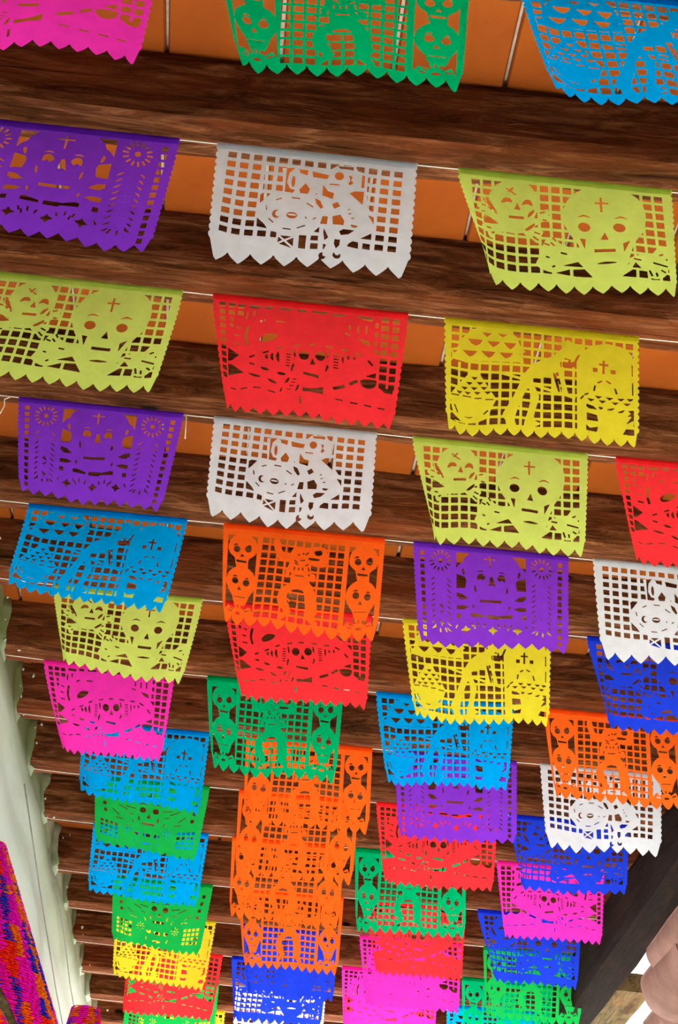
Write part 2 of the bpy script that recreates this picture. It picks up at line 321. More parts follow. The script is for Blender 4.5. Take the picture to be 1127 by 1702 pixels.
# ---------------------------------------------------------------- cut-paper designs -> triangulated sheets
DESIGNS = {
 'musician': [
  ('g',[(40.7,28.7),(435.3,37.2),(431.9,254.5),(36,243.8)],14,9,0.66,0.62),
  ('+',[(111.9,135.2),(167.3,126.1),(161.3,53.1),(196,48.8),(196.3,52.6),(276.4,42.6),(290.9,29.1),(331.7,27.2),(339.5,39.9),(361.3,46.3),(366.4,138.8),(388.1,171.2),(388.9,191.2),(383.2,200),(386.8,237),(387.1,267.9),(260.6,293.2),(236.7,286.6),(160.6,289.7),(162,240.9),(115.1,229.6),(108.1,201.5),(117.5,196.7)]),
  ('-',[(201.3,52),(222.4,51.9),(221.3,67.5),(202.9,62.7)]),('-',[(231.6,54.6),(272.3,60.5),(267.9,73.3),(235.1,70.9)]),
  ('-',[(291,31.1),(328.7,29.6),(328.2,40),(319.4,38.5),(296.5,38.2)]),
  ('-',[(171.2,51.9),(191.1,49.4),(178.2,65.8),(175.1,94.8),(183.2,111.6),(195.3,114.6),(190.9,123.3),(171,121.9)]),
  ('-',[(205,111.5),(218.8,91.4),(229.7,107.3),(226.6,121.6),(208.2,122.5)]),
  ('-',[(259.9,90.9),(272.4,108.5),(287.3,113.1),(285.2,131.2),(259.7,122.8)]),('-',[(322.9,108.9),(335.2,101.1),(357.5,98.4),(356.2,138.1)]),
  ('-',[(349.7,51),(356.9,52),(357,88.2),(349.8,87.8)]),('-',[(114.7,133.6),(139,130.7),(124.7,150),(115.7,159.8)]),
  ('-',[(112.9,201),(131.2,218.6),(138.5,231.3),(113.9,226.6)]),('-',[(243.7,132.9),(256.6,138.9),(264.7,158.1),(259,163.2),(247.1,147.6)]),
  ('-',[(284.5,146.4),(296.7,138.7),(304.3,150.4),(290.3,159.6)]),('-',[(288,182.4),(306.1,174.8),(316.5,191.8),(315.1,205),(290.2,205.9)]),
  ('-',[(265.1,183.8),(277.1,183.7),(276.9,207.4),(260.5,207.3)]),('-',[(247.1,231.7),(260,215.4),(260,232.7)]),
  ('-',[(306.1,224),(315.7,216.1),(341.7,215.2),(328.8,229),(310.7,234.7)]),('-',[(371.1,165.5),(384.9,168.4),(385.8,189)]),
  ('-',[(356.6,235.3),(381.9,215.7),(382.7,234.3)]),('-',[(167.4,248.3),(202.5,248.8),(202.2,282.3),(165.5,271)]),
  ('-',[(214.4,243.2),(231.6,243.2),(231,282.3),(214.8,280.4)]),('-',[(241.9,242.7),(258.6,242.1),(258.9,256.8),(241.7,256.8)]),
  ('-',[(242.2,264.7),(259.4,264.7),(259.9,281.8),(242.2,281.8)]),('-',[(270.1,218.7),(276.9,233.4),(282.5,245.1),(274.1,254.6),(270,234.1)]),
  ('-',[(297.5,248.4),(310.4,248.3),(309.3,265.6),(301.9,274.9),(296.2,262.1)]),('-',[(271.7,264.7),(279.2,266.9),(274.6,280.8),(271.6,280.5)]),
  ('-',[(330.1,255.4),(339.7,246.4),(352.7,246.8),(353.5,265.2),(327.1,263.7)]),('-',[(363.2,246.9),(380.7,246.9),(380.9,263.6),(362.9,263)]),
  ('-',[(332.4,199.4),(350,200.5),(342.8,207.6),(333.2,206.1)]),('l+',[(167.5,249.5),(203.1,281)],4.9),('l+',[(202.5,248.8),(166.5,270.9)],4.9),
  ('e-',(189.7,89.9),4.5,16.4,0),('e-',(296.1,60.8),10.7,12.1,0),
  ('-s',[(318.8,56.7),(327.1,60.2),(324.6,70.2),(329.9,76),(323.2,84.5),(318.9,79.9),(322.5,70.5)]),('l-',[(274.8,87.2),(298,87.6)],4),
  ('e-',(271.7,300),8.4,10.2,0),('e+',(277.3,294.6),5.4,6.6,0),('e-',(304.9,294.1),9.4,9.7,0),('e+',(305.5,288),5.9,6,0),
  ('l-',[(153,147.9),(166.4,141.3)],3.3),('l-',[(189.3,137.4),(209.2,138.2)],3.4),('l-',[(224.8,148.9),(241.3,159.6)],3.4),
  ('l-',[(130.7,164.2),(133.6,178.2)],3.3),('l-',[(139.8,202.2),(151.8,213.2)],3.3),('l-',[(174.3,228),(193.9,228.9)],3.3),
  ('l-',[(207.3,223.7),(226.3,214.2)],3.3),('l-',[(227.6,194.2),(224.8,189.6)],3.3),('l-',[(242.5,195),(250.6,189.8)],3.3),('e-',(156.8,188),9.8,11.7,0),
  ('e+',(161.6,186.8),7.4,8.6,0),('e-',(193.2,188.2),12.8,9.2,0),('e+',(193.1,186.9),10.8,2.5,0),('l-',[(321.8,158.5),(327.7,155.9)],2.8),
  ('l-',[(324.5,170.8),(331.3,167.5)],2.8),('l-',[(331.6,182.6),(339.9,179.1)],2.8),('l-',[(245.6,121.9),(246.4,118)],2.8),
  ('l-',[(277.3,169.9),(278.2,168.5)],2.8),('l-',[(290.6,230.6),(291.5,229.3)],2.8),],
 'two_skulls': [
  ('g',[(39.4,35.4),(445.8,34),(445.9,277.7),(25.6,270.8)],17,10,0.74,0.7),
  ('+s',[(326.6,6.8),(281.3,22.5),(249.7,50.3),(231.6,90.5),(230,129.3),(242.8,164.4),(258.6,191.2),(265.5,224.9),(277.6,264.3),(300.8,308.1),(317.9,313.7),(338,304.9),(358.9,257),(369.7,215.3),(383.7,176.5),(405.5,137.2),(414.5,85.6),(404.5,44.9),(380.9,22.7)]),
  ('+s',[(124.6,12.8),(86.8,35.5),(67.3,69.6),(68.7,101.8),(82.3,119.4),(83.4,144),(94.2,170.5),(136.3,169.2),(156.2,147.8),(167.2,116.3),(178.2,82.3),(170.9,45.2),(151.5,20.5)]),
  ('+s',[(279.9,200.6),(236.6,199),(217.8,192.2),(204.2,176.6),(184.8,186.9),(168.2,233.8),(159.8,257.5),(175.8,273.4),(199.6,277),(224.8,251.6),(273.7,238.5)]),
  ('+s',[(366.9,227.1),(391.9,213.2),(416.8,208),(434.4,186.1),(454.2,184.2),(456.6,207.2),(453.6,254.5),(435.8,279.8),(410.6,282),(391.1,260.1),(361.8,239.2)]),
  ('+s',[(88.1,128.7),(67.9,114.4),(58.7,101.2),(55,89.7),(47.7,89.4),(46.1,100.4),(35.9,103.6),(34.2,113.5),(41.2,117.1),(31.7,123.5),(33.8,130.9),(48.4,131.6),(66.3,137.5),(89,143.4)]),
  ('+s',[(93.5,145.7),(69.6,156.9),(51.1,158.7),(37.4,170),(40.5,178.5),(53.5,178.4),(54.4,190.5),(62.2,198.7),(70.5,186.7),(78.2,181.5),(94.1,172.2),(119.9,169.7),(116.4,148.9)]),
  ('+s',[(136.9,156.9),(164,132),(176.5,116.4),(180.4,102.9),(194,94.9),(200.2,101.9),(196.9,111.1),(199.3,119.7),(193.3,128),(180.7,134.8),(163.1,148.8),(143.5,165.7)]),
  ('+s',[(132.8,148.4),(151.3,152.1),(167.6,152.8),(180.5,158.2),(180.9,168.2),(172.9,176.8),(174.1,191.3),(165.5,195.5),(153.8,183.2),(138.6,170.1)]),
  ('+',[(52.7,71.2),(66.2,85.9),(84.9,121.9),(59.7,101.1)]),('+',[(48.2,134.9),(83.4,144),(82.9,153.4),(46.3,162.5)]),
  ('-',[(57,74.5),(68.7,88.3),(83.2,118.3),(70.9,110.8),(60.8,97.8)]),('-',[(47.9,138.2),(66.3,137.5),(83.9,151.1),(68,154.9),(46.6,158.1)]),
  ('-s',[(142,158.6),(162.7,138.8),(164.3,145.3),(150.4,160)]),('-s',[(150.8,118),(156,106.4),(166.7,98.8),(162.8,111.2),(152.9,122.1)]),
  ('-',[(262.7,171),(276,172.5),(272.1,202.5)]),('-',[(373,172.9),(356.1,183.1),(356.5,209.5)]),
  ('+',[(200.1,245.2),(273.8,235.6),(287.6,289.2),(194.2,290.3)]),('+',[(343.2,290.8),(370.8,229.7),(407,258.6),(406.5,287.1)]),
  ('-',[(218.9,255.6),(254.3,240.3),(264.4,255)]),('-',[(233.9,264.1),(200.5,279.3),(233.2,282.2)]),
  ('-',[(241.2,264),(267,260.6),(282.8,284.9),(240.5,282.7)]),('-',[(379.1,237.7),(391.2,254.2),(370.4,254.8)]),
  ('-',[(371.2,260.6),(378.6,261.2),(376.7,283.8),(344.9,284.2)]),('-',[(385,261.8),(403.4,262.5),(403.1,282.6),(383.7,283.1)]),
  ('l-',[(317.4,44.2),(316.1,89)],5.2),('l-',[(302.6,62.2),(333.2,60.7)],5.2),('l-',[(107.3,42.4),(128.6,60.4)],4.1),
  ('l-',[(122.9,39.6),(112.1,53.1)],4.1),('e-',(274.9,137.1),13.4,13.6,0),('e-',(352,135.1),13.6,13.7,0),
  ('-s',[(261.6,110),(276.2,99.7),(291.6,108.1),(276,105.2)]),('-s',[(341.9,108.6),(357.6,98.6),(373.4,106.6),(357.5,103.7)]),
  ('-s',[(93.8,88.4),(100.4,73.1),(114.2,71.7),(118.6,83.1),(106.6,83.3)]),('-s',[(140,87.4),(147.7,71.9),(160.2,72.2),(163.5,88.2),(151.7,84)]),
  ('-',[(319.1,150.2),(308.3,172.8),(325.7,173.4)]),('-',[(129.7,81.9),(121.6,101.8),(135.9,103.1)]),
  ('-',[(292.4,201.7),(338.1,200.9),(337.9,210.1),(292.1,210.9)]),('-s',[(294.4,245.3),(315.1,239.4),(338.5,242.5),(316.4,246.8)]),
  ('-',[(108.8,122.2),(142.3,120.5),(141.8,128.8),(108.3,129.9)]),('l-',[(45.9,102.6),(57.2,104.6)],4.6),('l-',[(43.5,123.4),(53.6,123.5)],4.6),
  ('l-',[(52.7,169.1),(64.3,169)],4.7),('l-',[(64.3,182.9),(72,178.2)],4.7),('l-',[(178.4,106.9),(189.8,103)],4.7),
  ('l-',[(183.1,126.8),(193.3,128)],4.7),('l-',[(162.3,163.9),(175.2,169.9)],4.7),('l-',[(159.3,177),(170.5,188.3)],4.7),
  ('l-',[(182,195.7),(193.6,200.2)],4.8),('l-',[(196.4,191.5),(204.1,200.9)],4.8),('l-',[(201.8,176.8),(208.5,187.5)],4.8),
  ('l-',[(216.6,219.1),(230.9,221.2)],4.8),('l-',[(182.5,233.7),(190.9,236.3)],4.8),('l-',[(194.4,263),(201.5,258.4)],4.9),
  ('l-',[(375.8,227.5),(392.6,229.4)],4.9),('l-',[(444.1,205.5),(434.1,210.5)],5),('l-',[(418.8,234.1),(452.8,242.8)],5),
  ('l-',[(435.1,255),(446,262.3)],5),('l-',[(423.5,264.3),(424.8,276)],5),('l-',[(408.5,258.5),(413.3,275.8)],5),('l-',[(450.4,219.5),(453.9,222.1)],5),
  ('-',[(439.8,276.5),(453.4,275.9),(453.4,284.2),(438.7,284.3)]),],
 'hat_lady': [
  ('-',[(17.3,20),(32.7,19.7),(33.6,34.1),(18.2,34.4)]),('-',[(16.9,40.9),(32.2,40.7),(33.1,55),(17.7,55.3)]),
  ('-',[(16.5,61.8),(31.8,61.6),(32.6,75.9),(17.2,76.2)]),('-',[(16,82.7),(31.3,82.4),(32.1,96.8),(16.9,97)]),
  ('-',[(15.6,103.6),(30.8,103.3),(31.7,117.6),(16.4,117.9)]),('-',[(15.1,124.4),(30.3,124.1),(31.2,138.4),(16,138.7)]),
  ('-',[(14.6,145.2),(29.9,144.9),(30.7,159.2),(15.5,159.5)]),('-',[(14.2,166),(29.4,165.7),(30.2,180),(15,180.2)]),
  ('-',[(13.7,186.7),(28.9,186.5),(29.8,200.7),(14.6,201)]),('-',[(13.3,207.5),(28.6,207.2),(29.3,221.4),(14.1,221.7)]),
  ('-',[(12.8,228.2),(28.1,227.9),(28.8,242.1),(13.7,242.4)]),('-',[(40.4,20.1),(56.8,19.9),(57.6,33.6),(41.1,33.9)]),
  ('-',[(39.6,41.6),(55.9,41.3),(56.7,55.1),(40.4,55.4)]),('-',[(63.5,21.2),(78.8,21),(79.6,34.7),(64.2,35)]),
  ('-',[(62.6,41.5),(77.9,41.2),(78.7,54.9),(63.4,55.2)]),('-',[(43.9,62.5),(52.1,62.3),(52.6,73.6),(44.5,73.7)]),
  ('-',[(43.3,79.5),(51.5,79.4),(52.2,90.6),(44,90.7)]),('-',[(414.8,18.3),(433.3,18),(434.1,34.3),(415.5,34.6)]),
  ('-',[(415.6,42),(434.1,41.7),(434.9,58),(416.4,58.3)]),('-',[(416.4,65.7),(434.9,65.4),(435.7,81.7),(417.2,82)]),
  ('-',[(417.2,89.4),(435.8,89),(436.4,105.3),(418,105.6)]),('-',[(418,113),(436.5,112.7),(437.2,128.9),(418.7,129.2)]),
  ('-',[(418.8,136.6),(437.3,136.3),(438,152.5),(419.5,152.8)]),('-',[(419.6,160.1),(438.1,159.8),(438.9,176),(420.4,176.3)]),
  ('-',[(420.4,183.7),(438.9,183.4),(439.7,199.5),(421.2,199.8)]),('-',[(421.2,207.2),(439.7,206.9),(440.5,223),(422,223.3)]),
  ('-',[(441.6,19.6),(459.2,19.3),(459.9,35.6),(442.4,35.9)]),('-',[(442.2,43.4),(459.7,43.1),(460.5,59.4),(443,59.7)]),
  ('-',[(442.8,67.2),(460.3,66.9),(461.1,83.2),(443.6,83.5)]),('-',[(443.4,91),(460.9,90.7),(461.7,106.9),(444.2,107.2)]),
  ('-',[(444.1,114.7),(461.5,114.4),(462.3,130.6),(444.8,130.9)]),('-',[(444.7,138.4),(462.1,138.1),(462.9,154.3),(445.4,154.6)]),
  ('-',[(445.3,162.1),(462.7,161.8),(463.5,178),(446,178.3)]),('-',[(445.9,185.7),(463.3,185.4),(464.1,201.6),(446.7,201.9)]),
  ('-',[(446.5,209.3),(463.9,209),(464.7,225.2),(447.3,225.4)]),('-',[(400.6,36.3),(408.9,36.2),(409.6,51.2),(401.4,51.4)]),
  ('-',[(400.9,63.1),(409.2,62.9),(409.9,77.9),(401.6,78.1)]),('-',[(401.1,89.8),(409.4,89.6),(410.1,104.6),(401.9,104.8)]),
  ('l-',[(90.3,25),(119.6,26.7)],8.6),('l-',[(129.6,23),(148.1,24)],8.6),('l-',[(163,22.9),(194.2,23)],6.9),('l-',[(208.1,23.3),(231.3,23.8)],6.9),
  ('l-',[(245.1,22.8),(281.7,23.6)],6.9),('l-',[(294.1,25.3),(322.9,25.2)],6.9),('-s',[(353.5,21),(390.7,23),(390.2,33.1),(370.5,30.4)]),
  ('-',[(360.3,84.4),(388.9,91.2),(392.2,105.9),(373.9,99.2)]),('l-',[(118.3,68.3),(131.8,61.1)],4.6),('l-',[(156.4,62),(179.4,61.9)],4.6),
  ('l-',[(53.2,136.6),(71.2,138.3)],4.6),('l-',[(54.4,112.1),(67.3,114.3)],4.6),('l-',[(60.7,88.1),(71.1,92.6)],4.6),
  ('l-',[(338,49.9),(338.8,65.5)],4.6),('l-',[(358.6,48.8),(360.1,70.6)],4.6),('l-',[(379.1,48.3),(380.2,70.8)],4.6),
  ('l-',[(326.4,74.5),(342,80.2)],4.6),('l-',[(87.8,45.5),(84.9,64.6)],4.6),('l-',[(104.9,38.4),(102.7,53.2)],4.6),
  ('l-',[(87.2,140.8),(82.8,118.2),(85.8,99),(90.1,85.4)],7.4),('-s',[(118.5,117.2),(138.1,101.2),(162.7,102.7),(149.3,119.9),(124.3,129.1)]),
  ('-',[(36.4,152.9),(66.4,170.1),(46.1,188),(33.6,191.9)]),('-',[(34,199.3),(46.7,200.3),(78.5,220.4),(53.5,228.2),(32.5,234.3)]),
  ('l-',[(92.2,175.2),(106.1,168.6)],5.1),('l-',[(126,160.1),(140.9,152.8)],5.1),('l-',[(161.8,142.3),(176.8,135.6)],5.1),
  ('l-',[(202,129.5),(218.6,124.5)],5.1),('l-',[(240,121.4),(256.9,120.8)],5.2),('l-',[(281,121.1),(300.5,122.7)],5.2),
  ('l-',[(322.2,123.9),(340.1,123.1)],5.2),('l-',[(358.8,126.7),(374.6,134.9)],5.2),('l-',[(390,146.9),(402.6,161.1)],5.2),
  ('l-',[(92.2,192.1),(105.1,195)],5.1),('-s',[(120.7,201.3),(132.4,200.6),(142.9,206.9),(128.8,208.5)]),
  ('-s',[(162.5,210.9),(174.7,208.9),(185.1,213.9),(172.6,217.8)]),('-s',[(89.8,222.2),(104,221.9),(121.2,228),(105.4,229.8)]),
  ('-s',[(139.3,232.2),(150.5,233.4),(162.2,242),(148.4,241.1)]),('-s',[(136.8,161.4),(139.3,168),(137.7,176.3),(130.6,169)]),
  ('-s',[(150.3,155.5),(152.9,166.4),(151.6,179.1),(144.3,167.4)]),('-s',[(164.7,149.5),(167.7,164.7),(166.5,181.7),(159,165.7)]),
  ('l-',[(185.6,147.1),(196.9,147.7)],3.4),('l-',[(185,155.3),(196.3,155.9)],3.4),('l-',[(184.4,163.5),(195.7,164)],3.4),
  ('l-',[(183.8,171.6),(195.1,172.2)],3.4),('l-',[(183.3,179.8),(194.5,180.4)],3.4),('l-',[(182.7,188),(193.9,188.6)],3.4),
  ('l-',[(301.9,138.2),(315.2,137.9)],3.4),('l-',[(302.3,146.3),(315.6,146)],3.4),('l-',[(302.7,154.4),(316,154.1)],3.4),
  ('l-',[(303.1,162.4),(316.4,162.2)],3.4),('l-',[(303.5,170.5),(316.9,170.3)],3.4),('l-',[(304,178.6),(317.3,178.3)],3.4),
  ('-s',[(202.5,138.9),(207.8,141.4),(207.9,162),(203.4,154.4)]),('-s',[(203.7,179.4),(205.3,188.6),(199,204.9),(197.3,192.6)]),
  ('-s',[(284,130.8),(289.5,138.3),(289.4,155.2),(284.8,145.1)]),('-s',[(289.3,172.8),(291.9,183.7),(283.8,195.2),(284.8,184.5)]),
  ('-s',[(324.4,137.5),(328.7,140.1),(328.2,162.1),(324.6,153.1)]),('-s',[(338.8,137.1),(343.1,142.9),(340.5,150.7),(337,143.5)]),
  ('-s',[(354,135.3),(358.5,141.1),(355.8,148.9),(352.4,141.8)]),('e-',(229,154.6),12.5,13.7,0),('e-',(269.8,151.8),12.5,13.7,0),
  ('-',[(250.3,160.9),(244.1,179.8),(258.8,178.7)]),('-',[(228.5,202.8),(268.6,207.6),(268,216.4),(228.9,209.6)]),
  ('-',[(227.8,248.3),(250.9,249.5),(281.5,239.2),(281,259.1),(251.3,258.1),(228.4,259.4)]),('l-',[(202.1,226.3),(212.3,226.4)],2.8),
  ('l-',[(199.1,235.4),(209.3,235.5)],2.8),('l-',[(194.5,245.2),(204.7,245.3)],2.8),('l-',[(188.4,255.9),(198.7,256)],2.8),
  ('-s',[(194.8,222.8),(191.4,235),(183.4,238.4),(187,228)]),('-s',[(219.2,240),(217,254.5),(210.1,260.3),(212.5,248.8)]),
  ('-s',[(176,251.1),(175.5,261.7),(170.5,264.7),(172.1,255.8)]),('l-',[(222.6,275),(224.2,295.3)],5.1),('l-',[(306.4,237.6),(336,225.5)],8.6),
  ('l-',[(347.9,218.6),(367.3,207)],8.6),('-',[(386.2,193),(412.7,180.6),(412.4,196.3)]),
  ('-s',[(376.4,203.5),(413.8,202.4),(411.7,221.4),(395.5,227.5),(379.8,220)]),('-',[(424.9,221.7),(460.9,222),(461.5,235.7),(439.4,234.4)]),
  ('-',[(397.8,115.3),(413.7,116),(414.6,133.4)]),('l-',[(38,267.9),(55.9,269.6)],3.4),('l-',[(69.5,267.4),(87.1,262.9)],3.4),
  ('l-',[(101.6,260.7),(121.5,260.3)],3.4),('l-',[(140.1,264.4),(158.5,268.5)],3.4),('l-',[(314,265.4),(333.5,266.3)],4),
  ('l-',[(352.6,269.7),(372.1,272.5)],4),('l-',[(388.6,273.8),(408.1,276.6)],4),('l-',[(424.5,277.8),(444.1,278.8)],4),],
 'gravedigger': [
  ('g',[(29.5,30),(454.7,32),(456.2,291.1),(26.9,293.5)],18,11,0.74,0.7),
  ('+',[(20.8,88.9),(34.1,85.7),(46,56.2),(70.4,25.2),(110.4,12.9),(158.2,18.3),(180.9,39.5),(188.6,67.3),(201.1,81.8),(186.1,89.6),(197.2,115.5),(21.4,118.8)]),
  ('-',[(94.6,32.3),(118.1,33.1),(106.7,45)]),('-',[(132.2,31.7),(156.7,32.4),(145.8,42.4)]),
  ('-',[(59.9,54.8),(96.8,54.3),(91,66.8),(80.2,74.2),(68.6,67.8)]),('-',[(107.8,56.3),(139.9,56.3),(132,66.6),(122.1,73.9),(114.9,65.7)]),
  ('-',[(147.9,57.4),(178,56.9),(172,68.9),(164,77.3),(156,70.5)]),('-',[(47.7,90.6),(84.4,88.9),(75.6,102.3),(66.8,108.2),(56.8,100.4)]),
  ('-',[(93.3,87.4),(128.2,87.1),(121.3,100.3),(112.5,106.2),(103.9,99.5)]),('-',[(138.1,88),(170.2,88),(164.2,99.9),(153.2,106),(145.2,98)]),
  ('-',[(22.9,94.9),(36.8,93.6),(27.1,103.3)]),('-',[(22.4,121.2),(57.2,125.3),(23.6,129.8)]),
  ('+',[(67.5,155.4),(79.7,148.6),(93.2,156.6),(133.4,227.9),(123.8,253.2),(111,284.7),(89.2,295.7),(60,300.1),(30.9,300.9),(20.3,256.6),(17.3,229.6),(43.4,187.3)]),
  ('-',[(71.1,165.6),(88.8,165.1),(80.1,174)]),('-',[(59,181.5),(76.7,181.1),(68,189.9)]),('-',[(84.7,179.1),(102.4,178.6),(93.6,187.5)]),
  ('-',[(47.6,197.4),(65.2,196.9),(56.5,205.7)]),('-',[(71.1,195.1),(88.8,194.7),(80,203.5)]),('-',[(94.7,192.9),(112.4,192.5),(103.7,201.3)]),
  ('-',[(34.1,212.1),(51.7,211.7),(43,220.5)]),('-',[(55.6,210.1),(73.3,209.7),(64.6,218.4)]),('-',[(79.1,207.9),(96.8,207.5),(88.1,216.2)]),
  ('-',[(103.7,205.6),(121.4,205.2),(112.7,213.9)]),('l-',[(19.7,228.1),(43.1,224.1)],3.3),('l-',[(51.9,223.3),(73.5,223.7)],3.3),
  ('l-',[(81.9,226),(99,225.6)],3.3),('l-',[(107.4,228.5),(126.6,229.2)],3.3),('l-',[(30,254.5),(40.1,274.8)],3.8),
  ('l-',[(104.5,271.9),(114.2,260.2)],3.9),('-s',[(55.8,280),(67,281.4),(80.2,279),(69.5,284.2)]),('-',[(16.4,257),(24.5,269.6),(16.8,273.9)]),
  ('-',[(20.7,279.6),(50.2,296.2),(21.1,298.8)]),
  ('+s',[(296.8,53.4),(266.3,84.9),(238.7,101.4),(216.2,121.2),(198.8,147.8),(186.5,181.2),(167.9,230.8),(148.6,272.2),(155,289.7),(160.1,307.4),(179.6,302.6),(177.1,284.7),(184.3,253.7),(205.4,193.6),(214.8,208.1),(211.3,245.1),(199.2,303.9),(223.7,301.7),(238.4,291.3),(223.7,280.5),(227.2,249.8),(235.1,212.3),(226.2,188.5),(220.2,161.3),(241.1,156.2),(266.2,140.1),(286.2,126.9),(285.4,98.8),(299.1,84.8)]),
  ('e+',(311.9,66.5),23.7,25.3,0),('+s',[(294.4,40.9),(304.5,30.4),(314.6,38.9),(334.8,43.3),(347.2,67.5),(327,69.5),(296.7,62.9)]),
  ('-',[(290.4,100.2),(296.4,99.6),(302.5,103.4),(307.6,87.2),(311.6,100.6),(319.2,95.5),(326.9,75.8),(337.1,71.6),(330.8,91.2),(322.6,114),(291.3,117)]),
  ('l+',[(266.2,135.1),(279.9,190.9)],14.7),('l+',[(284.3,127.1),(298.3,195.4)],11.3),('l+',[(147.6,151.4),(191.3,164)],7.9),
  ('l+',[(226.2,179.3),(318.1,207.7)],8.4),('-s',[(268.1,139.9),(275.2,143.6),(283.9,186.8),(279.9,190.9)]),
  ('+',[(324.6,98.1),(338.2,62),(365.3,39.6),(398.6,29.3),(434.2,35.4),(458.2,54.7),(467.6,85.5),(466.1,190.8),(463.5,298.4),(325.5,307.6)]),
  ('l-',[(461.5,88),(461.7,122.6)],3.5),('l-',[(462.3,141.4),(462.4,180)],3.4),('l-',[(391.6,82.1),(390.9,123.1)],5.7),
  ('l-',[(379.8,95.9),(403,95.5)],5.7),('-',[(364.4,108.1),(376.5,108.1),(376.3,120.7),(364.2,120.7)]),
  ('-',[(408.8,107.6),(421,107.6),(420.7,120.2),(408.7,120.2)]),('l-',[(367.4,178.4),(370.2,161.3)],4.5),('l-',[(376.3,152.7),(387.5,145.4)],4.5),
  ('l-',[(397.7,143.1),(409.1,149.6)],4.5),('l-',[(418.9,162.3),(423.6,179.3)],4.5),('l-',[(334,209.3),(341.7,197.5)],4.5),
  ('l-',[(343.7,194.8),(353.7,188.3)],4.5),('-',[(368.3,191.9),(388.3,191.3),(378.1,200.3)]),('-',[(395.8,191.8),(415.9,191.2),(405.7,200.2)]),
  ('-',[(423.4,191.7),(443.5,191.1),(433.3,200.1)]),('-',[(446,190.9),(466.1,190.2),(455.9,199.2)]),('-',[(349.6,203.5),(369.6,202.9),(359.5,211.9)]),
  ('-',[(378.1,203.4),(398.1,202.7),(388,211.7)]),('-',[(409.6,204.1),(429.6,203.5),(419.4,212.5)]),('-',[(438.1,205.2),(458.2,204.6),(448,213.5)]),
  ('-',[(348.4,220.3),(365.3,223.6),(376.1,232.5),(355.2,233.2),(348.3,228.9)]),('-',[(349.1,246),(374.9,248.5),(377.6,266.6),(349.8,267.9)]),
  ('-',[(347.6,281.4),(356.9,289.7),(377.4,282.4),(374.1,298.5),(348.4,298.3)]),('-s',[(378.3,223.7),(390.2,223.8),(384.1,230.5)]),
  ('-s',[(399.2,227.9),(417.8,221.3),(410.1,229.3)]),('-s',[(425.1,232.9),(442.7,225.1),(435.1,234.4)]),
  ('-',[(450.2,226.9),(465.3,225.5),(464.6,255.6),(445.3,267.8),(459.8,243.8),(448.8,244.8),(457.5,234.8)]),
  ('-',[(445,281.8),(463.9,281.9),(463.5,299),(436.7,299)]),],
 'dancer': [
  ('g',[(130.1,44.3),(352.9,44.6),(347.1,288.7),(117.2,294.1)],10,11,0.74,0.73),
  ('+s',[(152.9,39.2),(170.2,37.3),(179.7,74.2),(200.2,82.8),(211.6,62.6),(233.6,52.1),(253.7,55.3),(270.8,48.1),(303.3,50),(312.1,73.4),(308.9,108.9),(281.6,111.9),(262.6,111.2),(263.8,132.8),(280.6,139.1),(279.2,160.9),(260.2,160.3),(276.2,180.2),(288.1,216.7),(292.3,259.6),(281.1,272.7),(296,291.7),(286.5,302.4),(260.3,276.7),(255.4,231.2),(250.2,199.3),(233.4,191.4),(206.5,205.1),(201.8,229),(209.3,257.9),(217.4,267.9),(204.5,281.2),(186.5,301.1),(180.2,293.7),(193,270.6),(176.4,250.7),(174.7,218.4),(188.4,192.5),(210.1,176.6),(209.8,152.2),(194.3,162),(193.2,140.5),(201.5,107.1),(171.1,102.2),(157.2,73.9)]),
  ('-s',[(274.1,64),(293.9,59.1),(295.6,72.5),(279.8,75.8)]),('-s',[(259.3,85.6),(289.3,86.7),(285.6,92.5),(260.7,92.5)]),
  ('-',[(216.5,203),(233.4,191.4),(251.2,200.2)]),('-',[(202.9,212.6),(228.4,210.9),(229.3,228.6),(207.9,231)]),
  ('-',[(234.3,210.2),(252.7,209.3),(254.7,227.5),(235.3,229.1)]),('-',[(206.2,237.7),(229.7,235.6),(230.6,252.9),(211.7,255)]),
  ('-',[(235.6,236.1),(255.5,234.4),(257.4,251.5),(236.5,253.3)]),('l-',[(226.1,81.6),(232,79.9)],3.7),('l-',[(238.8,77),(244.7,73.1)],3.6),
  ('l-',[(247.9,78.2),(257.4,69.6)],3.6),('l-',[(234,99.2),(248.3,95.5)],3.6),('l-',[(216.1,100.1),(227.4,106.4)],3.6),
  ('l-',[(217.5,108),(229.3,113.8)],3.7),('l-',[(249.3,113.8),(258.9,107.3)],3.6),('l-',[(219.1,121.4),(216.8,132.5)],3.6),
  ('l-',[(230.3,122.9),(231.7,130.9)],3.6),('l-',[(242.1,120),(243.6,129.6)],3.6),('l-',[(258.9,117.1),(261.6,130.3)],3.6),
  ('l-',[(221.1,149.4),(247.6,147.6)],3.6),('l-',[(208.2,141.6),(205.8,152.7)],3.6),('l-',[(260.1,138.6),(264.4,144.6)],3.6),
  ('-',[(376.5,36.6),(463,36.4),(461.2,288.5),(371.6,287.6)]),
  ('+s',[(419.1,25),(387,47.9),(377.6,79.8),(384.7,100.6),(397.8,112.7),(402.4,133.9),(410.5,146.5),(437.9,146.2),(440.2,116.2),(458.2,98),(463.9,73.1),(453.5,44.5)]),
  ('+s',[(417.5,137.6),(383.9,161.8),(373.8,196.5),(383.6,222.5),(395.9,240),(401.9,258.3),(413.5,270.5),(434.4,270.9),(443.4,253.7),(448.6,238),(462.1,211.1),(464.6,181.1),(450.7,152.9)]),
  ('+',[(405.2,263.3),(431.5,263.1),(429.9,279.5),(451.9,271.7),(460.2,289.7),(371.7,289.8),(383.8,273.8),(405,279.6)]),('e-',(403.8,83.4),10,10.8,0),
